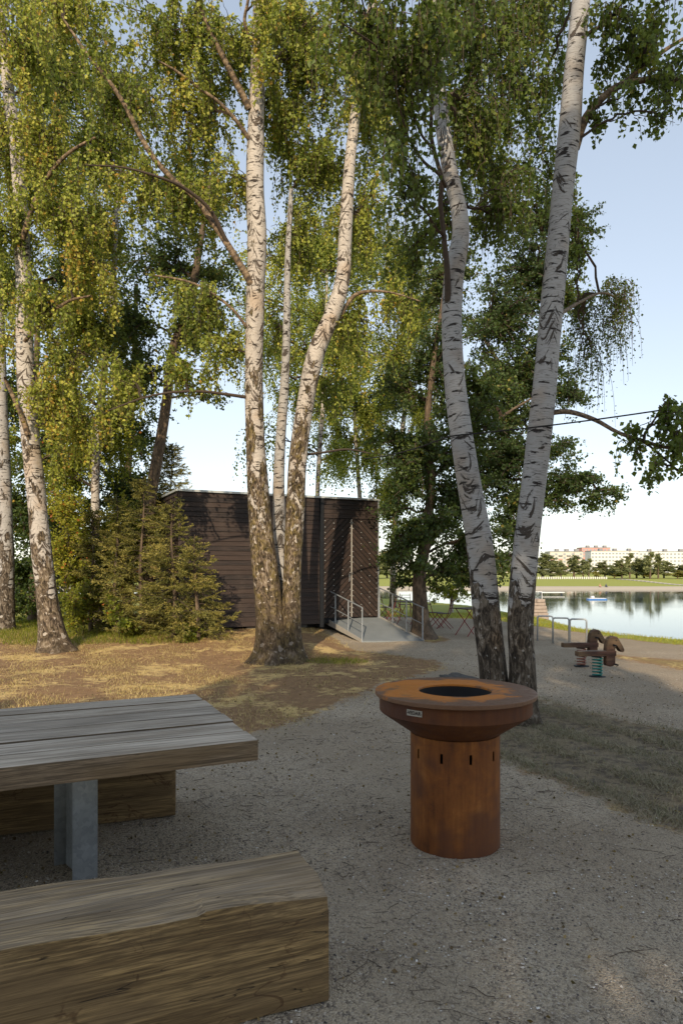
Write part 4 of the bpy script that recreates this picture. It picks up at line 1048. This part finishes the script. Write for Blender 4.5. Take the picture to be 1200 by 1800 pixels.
crown(A_, [(60,90,75,110,14,1.3,1.6),(75,260,75,80,13.6,1.2,1.5),(20,430,50,90,13.8,1,1.2),(115,390,75,80,13.6,1.1,1.5),(95,560,70,70,13.6,1.1,1.3),(175,480,50,90,14,1.1,1.3),(100,700,45,70,13.8,.8,1.1),(150,640,55,80,14,1,1.3),(-20,250,60,150,14.5,1.3,1.4),(15,620,35,70,15,.8,.9),(120,820,25,60,14.4,.6,.8),(170,760,45,60,14.2,.8,1.2)],
      attA, MAT['leaf_birch'], 54, leaf=.072, hang=.75, bias=.18)
# ---- trees of the wood behind, on the left
def wood_tree(name, label, base, rows, Y, blobs, mat, leafm, seed, leaf=.075, hang=.9, mode='droop', low=None, bias=0, twigs=False, group='trees of the wood behind on the left', tr=True):
    t_, Yt = tree_root(name, base[0], base[1], label, 'tree', group)
    st_ = stem(t_, rows, Yt, Yt, MAT[mat], low or [(0,1.2),(1,.7),(3,.3),(9,.1)], seed, n=16, step=.16)
    crown(t_, [(b[0], b[1], b[2], b[3], Yt+b[4], b[5], b[6]) for b in blobs], st_[st_[:, 2] > 2], MAT[leafm], seed+1, leaf=leaf, hang=hang, mode=mode, M=14, twigs=twigs, bias=bias, limbR=.045)
    return t_
wood_tree('birch_tree', 'pale birch trunk cut by the left edge of the picture, shaded by leaves', (10,1108), [(10,1110,34),(12,1000,30),(8,860,27),(4,740,25),(0,600,22),(-6,420,18),(-10,200,12)], 18,
          [(20,520,80,100,0,1.4,1.3),(70,330,80,110,.5,1.5,1.4),(0,800,35,60,.8,1.0,.9),(130,150,110,120,.5,1.5,1.3)], 'bark_near', 'leaf_birch', 60, bias=-.05)
wood_tree('ash_tree', 'tall bare brown trunk forking behind the spruces, lit pale at its foot', (262,1104), [(262,1106,34),(260,1000,29),(262,900,26),(272,830,24),(285,760,22),(295,690,19),(302,620,17),(322,560,15),(340,500,15),(350,440,14),(360,380,11),(375,300,8)], 18,
          [(330,590,75,60,.3,1.2,1.2),(290,470,80,70,.3,1.2,1.3),(390,480,45,60,.6,1,.9),(250,660,60,50,0,1,1.1),(380,700,35,30,.5,.8,.6),(330,340,90,90,1,1.4,1.3),(230,560,50,70,-.2,1,1.2)], 'bark_brown', 'leaf_oak', 63, leaf=.085, mode='spread', hang=.8, bias=.12)
wood_tree('birch_tree', 'slim birch trunk glimpsed among yellow green leaves left of the spruces', (172,1100), [(172,1100,22),(170,980,19),(168,860,17),(172,760,15),(185,640,13),(198,520,12),(203,420,10),(208,320,7)], 19,
          [(180,420,60,80,0,1.2,1.4),(140,590,70,80,0,1.2,1.5),(215,600,55,80,.2,1.2,1.4),(190,760,55,70,.2,1,1.3),(130,800,50,70,.4,1,1.2),(230,790,35,60,.8,.8,1.1),(170,280,90,90,1,1.4,1.3),(90,720,60,80,.5,1,1.2),(240,700,40,60,.5,1,1.2),(100,860,40,70,.5,1,1.4)], 'bark_left', 'leaf_yellow', 66, leaf=.075, hang=1.0, bias=-.12)
wood_tree('dense_tree', 'dark leafy tree filling the wood behind the left birch', (60,1092), [(60,1092,22),(62,960,18),(58,840,16),(62,700,13),(70,500,9)], 23,
          [(40,900,80,90,0,1.5,1.6),(90,780,70,90,0,1.5,1.5),(20,700,70,90,0,1.5,1.4),(120,930,60,80,0,1.2,1.5),(60,1030,90,45,0,1.2,1.6),(150,480,90,120,1,1.6,1.3)], 'bark_brown', 'leaf_oak', 70, leaf=.10, mode='spread', hang=.9)
wood_tree('dense_tree', 'leafy tree standing deep in the wood between the slim birch and the spruces', (225,1085), [(225,1086,20),(222,960,17),(226,820,14),(236,640,11),(240,500,8)], 25,
          [(215,880,70,90,0,1.5,1.6),(180,980,80,70,0,1.4,1.6),(250,760,50,60,0,1.2,1.2),(110,1000,60,60,0,1.2,1.5),(265,960,60,60,0,1.2,1.5)], 'bark_brown', 'leaf_oak', 73, leaf=.10, mode='spread', hang=.9, bias=-.05)
wood_tree('birch_tree', 'hazy thin birch far behind the pavilion roof, between the middle stems', (556,1075), [(556,1075,12),(556,950,10),(560,820,9),(568,700,8),(572,580,6),(575,480,5)], 30,
          [(570,600,60,80,0,1.6,.9),(500,620,40,100,0,1.5,.8),(620,640,50,90,0,1.5,1.0),(480,480,60,80,1,1.5,.9),(560,450,80,90,1,1.6,1.0),(640,480,60,80,1,1.6,1.0),(610,820,60,35,0,1.4,.8),(520,800,35,45,0,1.2,.4),(440,790,30,50,-2,1.0,.6),(420,560,40,90,0,1.4,.8)], 'bark_left', 'leaf_birch', 76, leaf=.095, hang=1.4, bias=.08)
wood_tree('birch_tree', 'drooping yellow lit birch behind the pavilion corner, left of the shade tree', (690,1068), [(690,1068,14),(692,960,12),(700,840,11),(712,700,9),(722,560,7),(730,420,5)], 31,
          [(745,740,38,45,-6,.8,2.0),(725,830,45,60,-5,1.0,1.5),(700,640,50,70,-3,1.2,1.3),(740,560,50,80,-2,1.4,1.3),(690,880,35,50,-3,.9,1.1),(700,470,60,80,0,1.4,1.2)], 'bark_left', 'leaf_yellow', 79, leaf=.07, hang=1.3, bias=-.18)
wood_tree('birch_tree', 'airy distant birch whose twigs hang just above the pavilion roof', (640,1066), [(640,1066,11),(638,950,9),(628,820,8),(622,700,7),(618,560,5)], 33,
          [(620,700,65,60,0,1.6,1.3),(560,730,45,55,0,1.4,1.0),(655,800,45,50,0,1.3,1.3),(520,690,35,70,0,1.3,.9),(600,610,80,50,0,1.6,1.2),(480,700,25,60,0,1,.7),(590,830,70,25,0,1.3,.8),(700,700,40,60,0,1.3,1.2),(540,560,50,50,0,1.3,1.1),(680,880,30,60,0,1.2,1.2),(660,740,50,50,0,1.3,1.3),(450,640,40,60,0,1.2,.9),(600,780,60,40,0,1.2,.9)], 'bark_left', 'leaf_birch', 82, leaf=.09, hang=.9, bias=-.02)
# ---- shade tree right of the ramp
E_, Ye = tree_root('shade_tree', 742, 1122, 'broad dark leaved shade tree growing beside the access ramp with chairs around it', 'tree')
el_ = stem(E_, [(743,1124,52),(740,1100,38),(738,1060,30),(737,1010,26),(746,960,22),(754,900,18),(757,840,16),(750,760,14),(756,680,12),(770,580,10),(790,460,7)], Ye, Ye, MAT['bark_brown'], None, 90, flare=(.25,.55,4), n=22, step=.1)
be = [branch(E_, [(742,985,12),(765,940,9),(800,900,7),(850,870,5)], Ye, Ye+.8, 'bark_brown', 91), branch(E_, [(738,1020,10),(722,985,8),(705,950,6),(690,910,4)], Ye, Ye-.4, 'bark_brown', 92), branch(E_, [(750,850,9),(800,800,8),(870,740,6),(950,690,4)], Ye, Ye+.6, 'bark_brown', 93)]
crown(E_, [(740,800,60,70,Ye,1.6,1.5),(715,960,40,50,Ye-.6,1.0,1.3),(755,930,50,50,Ye-.2,1.2,1.4),(800,1000,45,40,Ye+.4,1.0,1.5),(735,1000,28,35,Ye-1.0,.6,1.0),(800,880,60,60,Ye+.3,1.3,1.5),(700,860,40,50,Ye,1,1.1),(780,640,60,80,Ye+.5,1.5,1.4),(820,760,60,70,Ye+.5,1.5,1.5),(850,960,45,45,Ye+.8,1,1.4),(780,500,60,70,Ye+.8,1.4,1.3),(690,780,40,40,Ye,1,1.0),(835,1025,35,25,Ye+.8,.8,1.2),(690,985,26,34,Ye+1,.8,1.2),(680,900,26,40,Ye+1,.9,1.2),(700,700,45,50,Ye+1,1.2,1.1),(840,680,50,50,Ye+.6,1.2,1.2),(700,1030,20,18,Ye+.5,.5,1.0)],
      np.vstack([el_[el_[:, 2] > 1.9]]+be), MAT['leaf_oak'], 94, leaf=.085, hang=.7, mode='spread', M=14, limbR=.05, cov=1.5)
F_, Yf = tree_root('shade_tree', 893, 1098, 'big dark leaved tree whose crown shows between and beyond the forked birch trunks', 'tree')
fl_ = stem(F_, [(914,1100,26),(917,1050,23),(922,970,21),(934,870,19),(947,760,17),(958,650,14),(968,560,10),(972,480,6)], Yf, Yf, MAT['bark_brown'], None, 100, flare=(.25,.5,4), n=20, step=.15)
bf = [branch(F_, [(930,900,10),(950,872,9),(985,850,6),(1040,850,4)], Yf, Yf-.8, 'bark_brown', 101), branch(F_, [(942,800,9),(955,740,8),(970,700,6),(1010,690,4)], Yf, Yf-.4, 'bark_brown', 102), branch(F_, [(952,700,9),(880,640,7),(830,560,4)], Yf, Yf, 'bark_brown', 103)]
crown(F_, [(880,560,75,75,Yf,1.8,1.3),(930,480,60,70,Yf,1.6,1.4),(1010,430,35,55,Yf,1.0,1.6),(985,520,40,50,Yf,1.2,1.5),(880,680,75,70,Yf,1.8,1.4),(960,640,50,60,Yf,1.4,1.3),(1000,690,35,45,Yf-.4,1.0,1.2),(890,800,70,60,Yf,1.7,1.4),(980,790,45,35,Yf-.5,1.0,1.2),(1000,850,55,38,Yf-.7,1.0,1.6),(1055,875,38,26,Yf-.8,.8,1.6),(960,880,60,40,Yf-.5,1.2,1.4),(900,880,55,50,Yf,1.3,1.3),(940,360,50,60,Yf,1.2,1.2),(1025,385,22,35,Yf,.7,1.3),(890,930,40,35,Yf,1.0,1.1),(860,985,40,34,Yf,.9,1.3),(905,975,26,40,Yf,.8,1.2),(880,740,60,50,Yf,1.4,1.2),(840,830,45,50,Yf,1.3,1.2)],
      np.vstack([fl_[fl_[:, 2] > 2]]+bf), MAT['leaf_oak'], 104, leaf=.090, hang=.8, mode='spread', M=14, limbR=.06, bias=-.06, cov=1.5)
y_, Yy = tree_root('young_tree', 793, 1077, 'small bright leaved young tree on the grass bank beyond the folding chairs', 'tree')
yl_ = stem(y_, [(793,1079,9),(793,1062,7),(794,1045,6),(796,1025,4)], Yy, Yy, MAT['bark_left'], [(0,.3),(3,.2)], 110, n=10, step=.1, flare=(.06,.3,4))
crown(y_, [(790,1040,38,20,Yy,1,1.6),(815,1035,25,18,Yy,.7,1.5),(765,1045,22,14,Yy,.6,1.4)], yl_[-3:], MAT['leaf_yellow'], 111, leaf=.10, hang=.5, mode='spread', M=12, limbR=.02)

# ---- spruces and shrubs in front of the wood
def spruce(px, py, hgt, wid, label, seed, low=.12, ragged=.5):
    t_, Yt = tree_root('spruce_tree', px, py, label, 'tree', None); o_ = np.array(t_.location); rng = np.random.default_rng(seed)
    z = np.linspace(-.05, hgt, 20); c_ = np.stack([o_[0]+.04*np.sin(z*2+seed), o_[1]+.03*np.cos(z*1.7), o_[2]+z, .055*(1-z/hgt)+.006], 1)
    v, f, u, a_ = tube_np(c_[:, :3], c_[:, 3], 10, .05, None, seed); mk('trunk', v, f, MAT['bark_brown'], t_, smooth=True, uv=u, attr={'low': a_})
    nb_ = int(hgt*32); h = rng.uniform(low, hgt*.98, nb_); az = rng.uniform(0, 2*PI, nb_)
    Lb = wid*(1-h/hgt)**.75*rng.uniform(1-ragged, 1+ragged*.55, nb_)+.12
    el = rng.normal(.12, .30, nb_)+.35*(h/hgt)
    s = np.linspace(0, 1, 8)[None, :, None]
    S = np.stack([np.interp(h, z, c_[:, 0]), np.interp(h, z, c_[:, 1]), o_[2]+h], 1)
    Dd = np.stack([np.cos(az)*np.cos(el), np.sin(az)*np.cos(el), np.sin(el)], 1)
    BP = S[:, None]+Dd[:, None]*Lb[:, None, None]*s+np.array([0, 0, -1])*Lb[:, None, None]*(.30*s**1.6-.22*s**4)
    BP[:, 2:] += rng.normal(0, .012, (nb_, 6, 3))
    VT, FT = poly_tubes(BP, np.linspace(.012, .003, 8)[None])
    # side twigs
    cnt = np.maximum(5, (Lb*26).astype(int)); bi = np.repeat(np.arange(nb_), cnt); tt_ = rng.uniform(.12, 1, len(bi))
    idx = tt_*7; i0 = np.minimum(idx.astype(int), 6); fr = (idx-i0)[:, None]
    S2 = BP[bi, i0]*(1-fr)+BP[bi, i0+1]*fr; T2 = BP[bi, i0+1]-BP[bi, i0]; T2 /= np.linalg.norm(T2, axis=1)[:, None]
    side = np.cross(T2, [0, 0, 1.0]); side /= np.linalg.norm(side, axis=1)[:, None]+1e-9; sg = rng.choice([-1, 1], len(bi))[:, None]
    D2 = T2*.75+side*sg*rng.uniform(.4, 1, (len(bi), 1))+np.array([0, 0, -.22])+rng.normal(0, .13, (len(bi), 3)); D2 /= np.linalg.norm(D2, axis=1)[:, None]
    L2 = (.10+.20*(1-tt_))*rng.uniform(.6, 1.3, len(bi))*np.minimum(1.2, .5+Lb[bi])
    K = 18; q = (np.arange(K)[None]+rng.uniform(0, 1, (len(bi), K)))/K
    Pn = (S2[:, None]+D2[:, None]*(L2[:, None]*q)[..., None]).reshape(-1, 3)
    rad = rng.normal(size=(len(Pn), 3)); Dn = np.repeat(D2, K, 0)*.9+rad*.45
    lv = np.clip(.40+np.repeat(rng.normal(0, .15, nb_)[bi], K)+.28*np.repeat(tt_, K)+rng.normal(0, .12, len(Pn))-.12, 0, 1)
    V, F, A = leaf_arrays(Pn, Dn, .045*rng.uniform(.7, 1.3, len(Pn)), rng, lv, .15, .02)
    VV = np.concatenate([V, VT]); FF = np.concatenate([F, FT+len(V)]); mi = np.zeros(len(FF), np.int32); mi[len(F):] = 1
    mk('crown', VV, FF, [MAT['leaf_spruce'], MAT['twig']], t_, attr={'lv': np.concatenate([A, np.zeros(len(VT))])}, mi=mi); return t_
spruce(305, 1122, 3.1, 1.15, 'wide drooping spruce overlapping the left corner of the pavilion', 201)
spruce(345, 1127, 2.3, .85, 'short bushy spruce closest to the pavilion cladding', 202)
spruce(250, 1116, 3.7, 1.15, 'ragged brownish spruce in the middle of the spruce clump', 203)
spruce(205, 1114, 3.3, 1.0, 'small sunlit spruce left of the ragged brownish one', 204)
spruce(162, 1112, 3.0, .8, 'narrow yellow tinged spruce nearest the left birch', 205)
spruce(300, 1100, 4.9, 1.35, 'tall spruce whose top boughs reach above the pavilion roof', 206, 2.4)
def shrub(px, py, blobs, leafm, label, seed, leaf=.06, hang=.5, bias=0, mode='spread'):
    t_, Yt = tree_root('leafy_shrub', px, py, label, 'shrub', None); o_ = np.array(t_.location)
    att = np.array([[o_[0]+dx, o_[1], o_[2]+.02, .01] for dx in (-.15, 0, .15)])
    crown(t_, [(b[0], b[1], b[2], b[3], Yt+b[4], b[5], b[6]) for b in blobs], att, MAT[leafm], seed, leaf=leaf, hang=hang, mode=mode, M=12, bias=bias, limbR=.018, name='foliage'); return t_
shrub(135, 1118, [(135,1075,30,40,0,.5,1.8),(150,1040,25,30,.2,.4,1.5)], 'leaf_yellow', 'low bright green shrub just right of the foot of the left birch', 210, bias=-.2)
shrub(122, 1112, [(118,960,35,50,0,.6,1.8),(112,890,30,45,0,.5,1.6),(145,910,30,40,.2,.5,1.5),(130,1010,30,30,.3,.5,1.4)], 'leaf_yellow', 'tall yellow leaved shrub with a few red leaves beside the left birch', 211, bias=.12)
shrub(195, 1110, [(215,960,30,45,.6,.5,1.6),(240,930,30,50,.8,.5,1.5),(280,900,30,35,.9,.5,1.3),(190,960,30,50,.3,.5,1.4),(215,900,30,40,.4,.5,1.2),(230,1010,25,30,-.3,.4,1.0),(170,1050,25,30,-.3,.4,1.3)], 'leaf_yellow', 'loose yellow green shrub growing up through the spruces', 216, bias=.05)
shrub(222, 1122, [(222,1095,25,26,0,.35,1.8),(205,1075,15,30,0,.3,1.3)], 'leaf_yellow', 'round leaved low shrub at the foot of the spruces', 212, leaf=.075, bias=-.25)
shrub(330, 1130, [(330,1112,22,16,0,.3,1.5)], 'leaf_yellow', 'little leafy shrub in front of the pavilion corner', 213, bias=-.2)
shrub(30, 1100, [(25,1060,50,30,0,.8,1.6),(-20,1040,50,50,0,.8,1.5)], 'leaf_oak', 'dark undergrowth shrub at the left edge of the picture', 214, leaf=.08)
shrub(110, 1092, [(100,1050,50,30,0,.8,1.6)], 'leaf_oak', 'dark undergrowth shrub behind the left birch trunk', 215, leaf=.08, bias=.1)

# ---- trees behind the viewer, whose shade covers the foreground
def back_tree(x, y, h, blobs, seed, label, low=2.0):
    t_ = empty('birch_tree', (x, y, 0), label, 'tree', 'birches standing behind the viewer')
    z = np.linspace(-.05, h, 12); c_ = np.stack([x+.1*np.sin(z), y+0*z, z, .20*(1-z/h)+.02], 1)
    v, f, u, a_ = tube_np(c_[:, :3], c_[:, 3], 14, .05, (.2,.5,5), seed, [(0,1.2),(2,.5),(5,.1)]); mk('trunk', v, f, MAT['bark_near'], t_, smooth=True, uv=u, attr={'low': a_})
    crown(t_, [('w', *b) for b in blobs], c_[3:], MAT['leaf_birch'], seed+1, leaf=.13, hang=1.0, M=14, twigs=False, limbR=.06)
back_tree(-7.5, -10, 10.5, [(-8.5,-10,4,2.86,2,2.46),(-6.5,-10,7,2.86,2,2.24),(-8.5,-10.5,7.5,2.60,2,2.02)], 301, 'birch behind the viewer, leftmost')
back_tree(-3.6, -10, 11.0, [(-4,-10,4.2,2.60,1.8,2.69),(-3.6,-10,8.0,2.73,1.8,2.46),(-3.3,-10,10.9,1.1,1.0,.8),(-2.2,-10,9.9,1.2,1.0,.9)], 303, 'birch behind the viewer, second from the left')
back_tree(-2.0, -9.3, 8.6, [(-2.0,-9.3,3.6,1.7,1.4,2.2),(-2.0,-9.3,6.4,1.8,1.4,1.7)], 313, 'birch behind the viewer, low one between two others')
back_tree(-.6, -10.5, 16.5, [(-.8,-10,4.0,2.60,1.8,2.69),(-.6,-10.5,8.4,2.73,1.8,2.69),(-.8,-10.5,11.2,2.3,1.4,1.8),(-.1,-10.5,14.0,2.2,1.4,1.9)], 305, 'birch behind the viewer, middle one')
back_tree(2.4, -10, 17.5, [(2.2,-10,4.2,2.73,1.8,2.91),(1.5,-10,8.4,1.6,1.8,2.5),(1.3,-10,12.0,1.6,1.5,1.9),(1.3,-10,14.8,1.3,1.3,1.2)], 307, 'birch behind the viewer, second from the right')
back_tree(5.8, -10.5, 10.0, [(5.8,-10.5,4.0,2.73,1.8,2.91),(6.4,-10.5,6.3,2.2,1.7,1.5)], 309, 'birch behind the viewer, rightmost')
back_tree(-12, -11, 10.0, [(-12,-11,4,2.86,2,2.91),(-12,-11,7.3,2.34,2,1.79)], 311, 'birch behind the viewer, outermost on the left')

# ---- far bank trees
fartree = {}
def far_tree(px, ytop, wpx, Y, kind, label):
    base = P(px, 1000, Y); zb = float(gz(base[0], Y)); top = CAMH-(ytop-1000)/1200*Y; H = top-zb; Wd = wpx/1200*Y/2
    key = (kind, hash((px*7) % 3) if False else int(px) % 3)
    if key not in fartree:
        # built once at unit size: height 10, half width 3.5
        t_ = empty('far_tree', (0, 0, 0), 'x', 'tree'); rng = np.random.default_rng(400+len(fartree))
        z = np.linspace(-.2, 9, 8); c_ = np.stack([0*z, 0*z, z, .22*(1-z/10)], 1); v, f, u, a_ = tube_np(c_[:, :3], c_[:, 3], 8); mk('trunk', v, f, MAT['bark_brown'], t_, uv=u, attr={'low': a_})
        bl = []
        for i in range(9 if kind != 'poplar' else 7):
            q = i/8; zz = 2.2+q*6.2; w_ = (3.0*math.sin(PI*min(1, .28+q*.72))**.8 if kind != 'poplar' else 1.6*(1-q*.6)); an = rng.uniform(0, 6.28)
            bl.append(('w', w_*.45*math.cos(an), w_*.45*math.sin(an), zz, w_*.62, w_*.62, 1.15))
        crown(t_, bl, c_[2:], MAT[{'round': 'leaf_far', 'poplar': 'leaf_far', 'yellow': 'leaf_far_yellow'}[kind]], 410+len(fartree), leaf=.42, hang=.8, mode='spread', M=6, twigs=False, limbR=.06, wid=.45)
        fartree[key] = t_; q_ = t_; first = True
    else: q_ = dup(fartree[key])
    q_.location = (base[0], Y, zb); q_.scale = (Wd/2.5, Wd/2.5, H/8.0); q_['label'] = label; q_['group'] = 'trees along the far bank'; return q_
FT_ = [(870,984,30,'round','pale'),(884,988,24,'round','small'),(930,985,30,'round','dark'),(953,976,38,'round','broad'),(968,990,22,'round','low'),(985,990,20,'round','small low'),(1008,975,34,'poplar','tall bushy'),(1024,985,20,'round','narrow'),(1034,980,18,'poplar','dark narrow'),
       (1047,1004,10,'yellow','tiny bright'),(1062,989,26,'round','dark round'),(1079,1003,20,'yellow','small yellow'),(1092,986,24,'round','mid green'),(1106,970,22,'poplar','tall feathery'),(1118,984,26,'round','low dark'),(1131,985,30,'round','dense dark'),(1142,968,24,'poplar','tallest pointed'),(1156,972,24,'poplar','second pointed'),(1141,1001,20,'yellow','yellow roadside'),(1166,988,24,'round','broad green'),(1190,1004,22,'yellow','last yellow'),(1206,994,30,'round','edge green'),
       (664,985,30,'round','shaded'),(680,978,26,'round','pointed'),(650,990,30,'round','lower shaded')]
for i, (px, yt, wp, kd, adj) in enumerate(FT_):
    where = 'left of the pink tower' if px < 1022 else ('in front of the middle white block' if px < 1122 else 'in front of the right hand white block')
    if px < 700: where = 'past the right corner of the pavilion'
    elif px < 940: where = 'seen between the forked birch trunks'
    far_tree(px, yt, wp*1.6, 226+(i % 4)*5, kd, f'{adj} tree on the far bank {where}')

# ================================================================ loose ground cover
def sample(n, x0, x1, y0, y1, keep, seed):
    r = np.random.default_rng(seed); X = r.uniform(x0, x1, n); Y = r.uniform(y0, y1, n); m = (np.abs(X) < Y*.56+.4) & keep(X, Y, r); return X[m], Y[m], r
def blades(name, X, Y, r, h, w_, mat, label, lean=.5, bias=0):
    n = len(X); Z = gz(X, Y)-.004; az = r.uniform(0, 2*PI, n); H = h*r.uniform(.4, 1.3, n)
    D = np.stack([np.cos(az)*lean*r.uniform(.2, 1.6, n), np.sin(az)*lean*r.uniform(.2, 1.6, n), np.ones(n)], 1)*H[:, None]
    s = np.stack([-np.sin(az+r.uniform(-1, 1, n)), np.cos(az), 0*az], 1)*w_/2
    B = np.stack([X, Y, Z], 1); mid = B+D*np.array([.45, .45, .62]); tip = B+D*np.array([1.2, 1.2, .95])
    V = np.stack([B-s, B+s, mid+s*.7, tip, mid-s*.7], 1).reshape(-1, 3); i = np.arange(n)[:, None]*5
    F = np.concatenate([np.concatenate([i, i+1, i+2, i+4], 1)]); F3 = np.concatenate([i+4, i+2, i+3], 1)
    lv = np.repeat(np.clip(r.normal(.5+bias, .22, n), 0, 1), 5)
    o = mk(name, V, [F, F3], mat, attr={'lv': lv}); return tag(o, label, 'grass', None, 'stuff')
def patch(X, Y, k=1.0, p=0): return .5+.25*np.sin(X*1.9*k+p)*np.sin(Y*1.3*k+1+p)+.25*np.sin(X*4.3*k+Y*2.1*k+p)
X, Y, r = sample(230000, -9.5, 2, 7.2, 19, lambda X, Y, r: (psdf(X, Y, TURF_L) > -.15+r.normal(0, .15, X.shape)) & (r.random(X.shape) < np.clip(patch(X, Y)*1.25-.25, .04, 1)*np.clip((.8-X)/3, .22, 1)), 501)
blades('dry_grass', X, Y, r, .040, .006, MAT['blade_dry'], 'straw coloured dry grass on the sunlit ground left of the gravel', .9)
X, Y, r = sample(60000, -12, -3, 14.5, 22, lambda X, Y, r: r.random(X.shape) < .8, 502)
blades('green_grass', X, Y, r, .10, .008, MAT['leaf_yellow'], 'green grass under the trees behind the left birch', .5, -.25)
X, Y, r = sample(200000, 1, 6, 3.2, 9.8, lambda X, Y, r: (psdf(X, Y, TURF_R) > r.normal(.02, .12, X.shape)) & (r.random(X.shape) < np.clip(patch(X, Y, 2.2, 2)*1.9-.55, .05, 1)), 503)
blades('trodden_grass', X, Y, r, .042, .0050, MAT['blade_shade'], 'thin trodden grass in the shaded patch right of the grill', 1.2, .12)
X, Y, r = sample(70000, 1, 13, 11, 27, lambda X, Y, r: (psdf(X, Y, BANK) > r.normal(.0, .05, X.shape)) & (segdist(X, Y, CREST) < .8), 504)
blades('bank_grass', X, Y, r, .07, .009, MAT['leaf_yellow'], 'bright green grass strip along the lake bank', .5, .12)
X, Y, r = sample(2600, -1.2, 1.2, 12.0, 13.2, lambda X, Y, r: (np.hypot(X+.1, (Y-12.75)*1.5) < .6), 505)
blades('grass_tuft', X, Y, r, .08, .007, MAT['leaf_yellow'], 'small green tuft of grass at the foot of the three stemmed birch', .6, -.3)
# gravel
def pebbles(n, seed, smin, smax, y1, name, label, cols):
    X, Y, r = sample(n, -5, 5.5, 1.7, y1, lambda X, Y, r: (np.minimum(-psdf(X, Y, TURF_L), -psdf(X, Y, TURF_R)) > r.normal(0, .12, X.shape)) & (r.random(X.shape) < np.clip(3.2/Y, .15, 1)), seed)
    m = len(X); S = smin+(smax-smin)*r.random(m)**3.0
    base = np.array([(1,0,0),(0,1,0),(-1,0,0),(0,-1,0),(0,0,1),(0,0,-.5)], float)
    J = base[None]+r.normal(0, .22, (m, 6, 3)); az = r.uniform(0, 6.28, m); ca, sa = np.cos(az), np.sin(az)
    J = J*np.array([1, .8, .6]); x = J[..., 0]*ca[:, None]-J[..., 1]*sa[:, None]; y = J[..., 0]*sa[:, None]+J[..., 1]*ca[:, None]
    V = np.stack([X[:, None]+x*S[:, None], Y[:, None]+y*S[:, None], gz(X, Y)[:, None]+J[..., 2]*S[:, None]+S[:, None]*.2], -1).reshape(-1, 3)
    tri = np.array([(0,1,4),(1,2,4),(2,3,4),(3,0,4),(1,0,5),(2,1,5),(3,2,5),(0,3,5)])
    F = (np.arange(m)[:, None, None]*6+tri[None]).reshape(-1, 3)
    t = NT(name+' stone'); tc = t.attr('lv'); mat = t.fin(t.ramp(tc, cols), .85, spec=.3)
    o = mk(name, V, F, mat, attr={'lv': np.repeat(r.random(m), 6)}); tag(o, label, 'gravel', None, 'stuff')
pebbles(230000, 510, .0020, .0105, 11, 'gravel_stones', 'loose grey and beige gravel stones on the path', [(0,(.06,.055,.055)),(.25,(.20,.16,.13)),(.6,(.36,.305,.24)),(.90,(.45,.40,.34)),(1,(.72,.69,.64))])
# fallen twigs and leaves
X, Y, r = sample(3200, -3, 4, 1.8, 8, lambda X, Y, r: (psdf(X, Y, TURF_L) < 0) & (r.random(X.shape) < np.clip(patch(X, Y, 1.3, 4)*1.6-.35, .05, 1)), 520)
m = len(X); K = 5; az = r.uniform(0, PI, m); L = r.uniform(.02, .13, m)*np.where(r.random(m) < .12, 2, 1); s = np.linspace(-.5, .5, K)[None]
px_ = X[:, None]+np.cos(az)[:, None]*L[:, None]*s; py_ = Y[:, None]+np.sin(az)[:, None]*L[:, None]*s
wv = r.normal(0, .05, (m, K))*L[:, None]; px_ = px_-np.sin(az)[:, None]*wv; py_ = py_+np.cos(az)[:, None]*wv
PT = np.stack([px_, py_, gz(px_, py_)+.006+.004*r.random((m, K))], -1)
Vt, Ft = poly_tubes(PT, np.repeat((.0008+.0014*r.random(m)**2)[:, None], K, 1))
tag(mk('fallen_twigs', Vt, Ft, MAT['twig']), 'dark fallen birch twigs scattered over the gravel', 'twigs', None, 'stuff')
X, Y, r = sample(17000, -6, 5, 1.9, 14, lambda X, Y, r: r.random(X.shape) < .5, 521)
n = len(X); D3 = np.stack([r.normal(size=n), r.normal(size=n), r.normal(0, .25, n)], 1)
V, F, A = leaf_arrays(np.stack([X, Y, gz(X, Y)+.008], 1), D3, .022*r.uniform(.5, 1.3, n), r, r.random(n), .4, .1)
MAT['litter'] = M_leaf('fallen leaves', [(0,(.06,.035,.018)),(.6,(.17,.11,.05)),(1,(.34,.24,.10))], .15)
tag(mk('leaf_litter', V, F, MAT['litter'], attr={'lv': A}), 'small brown fallen birch leaves on the ground', 'leaves', None, 'stuff')
X, Y, Z = 0, 0, 0
print('LEAVES', LEAFCOUNT[0])
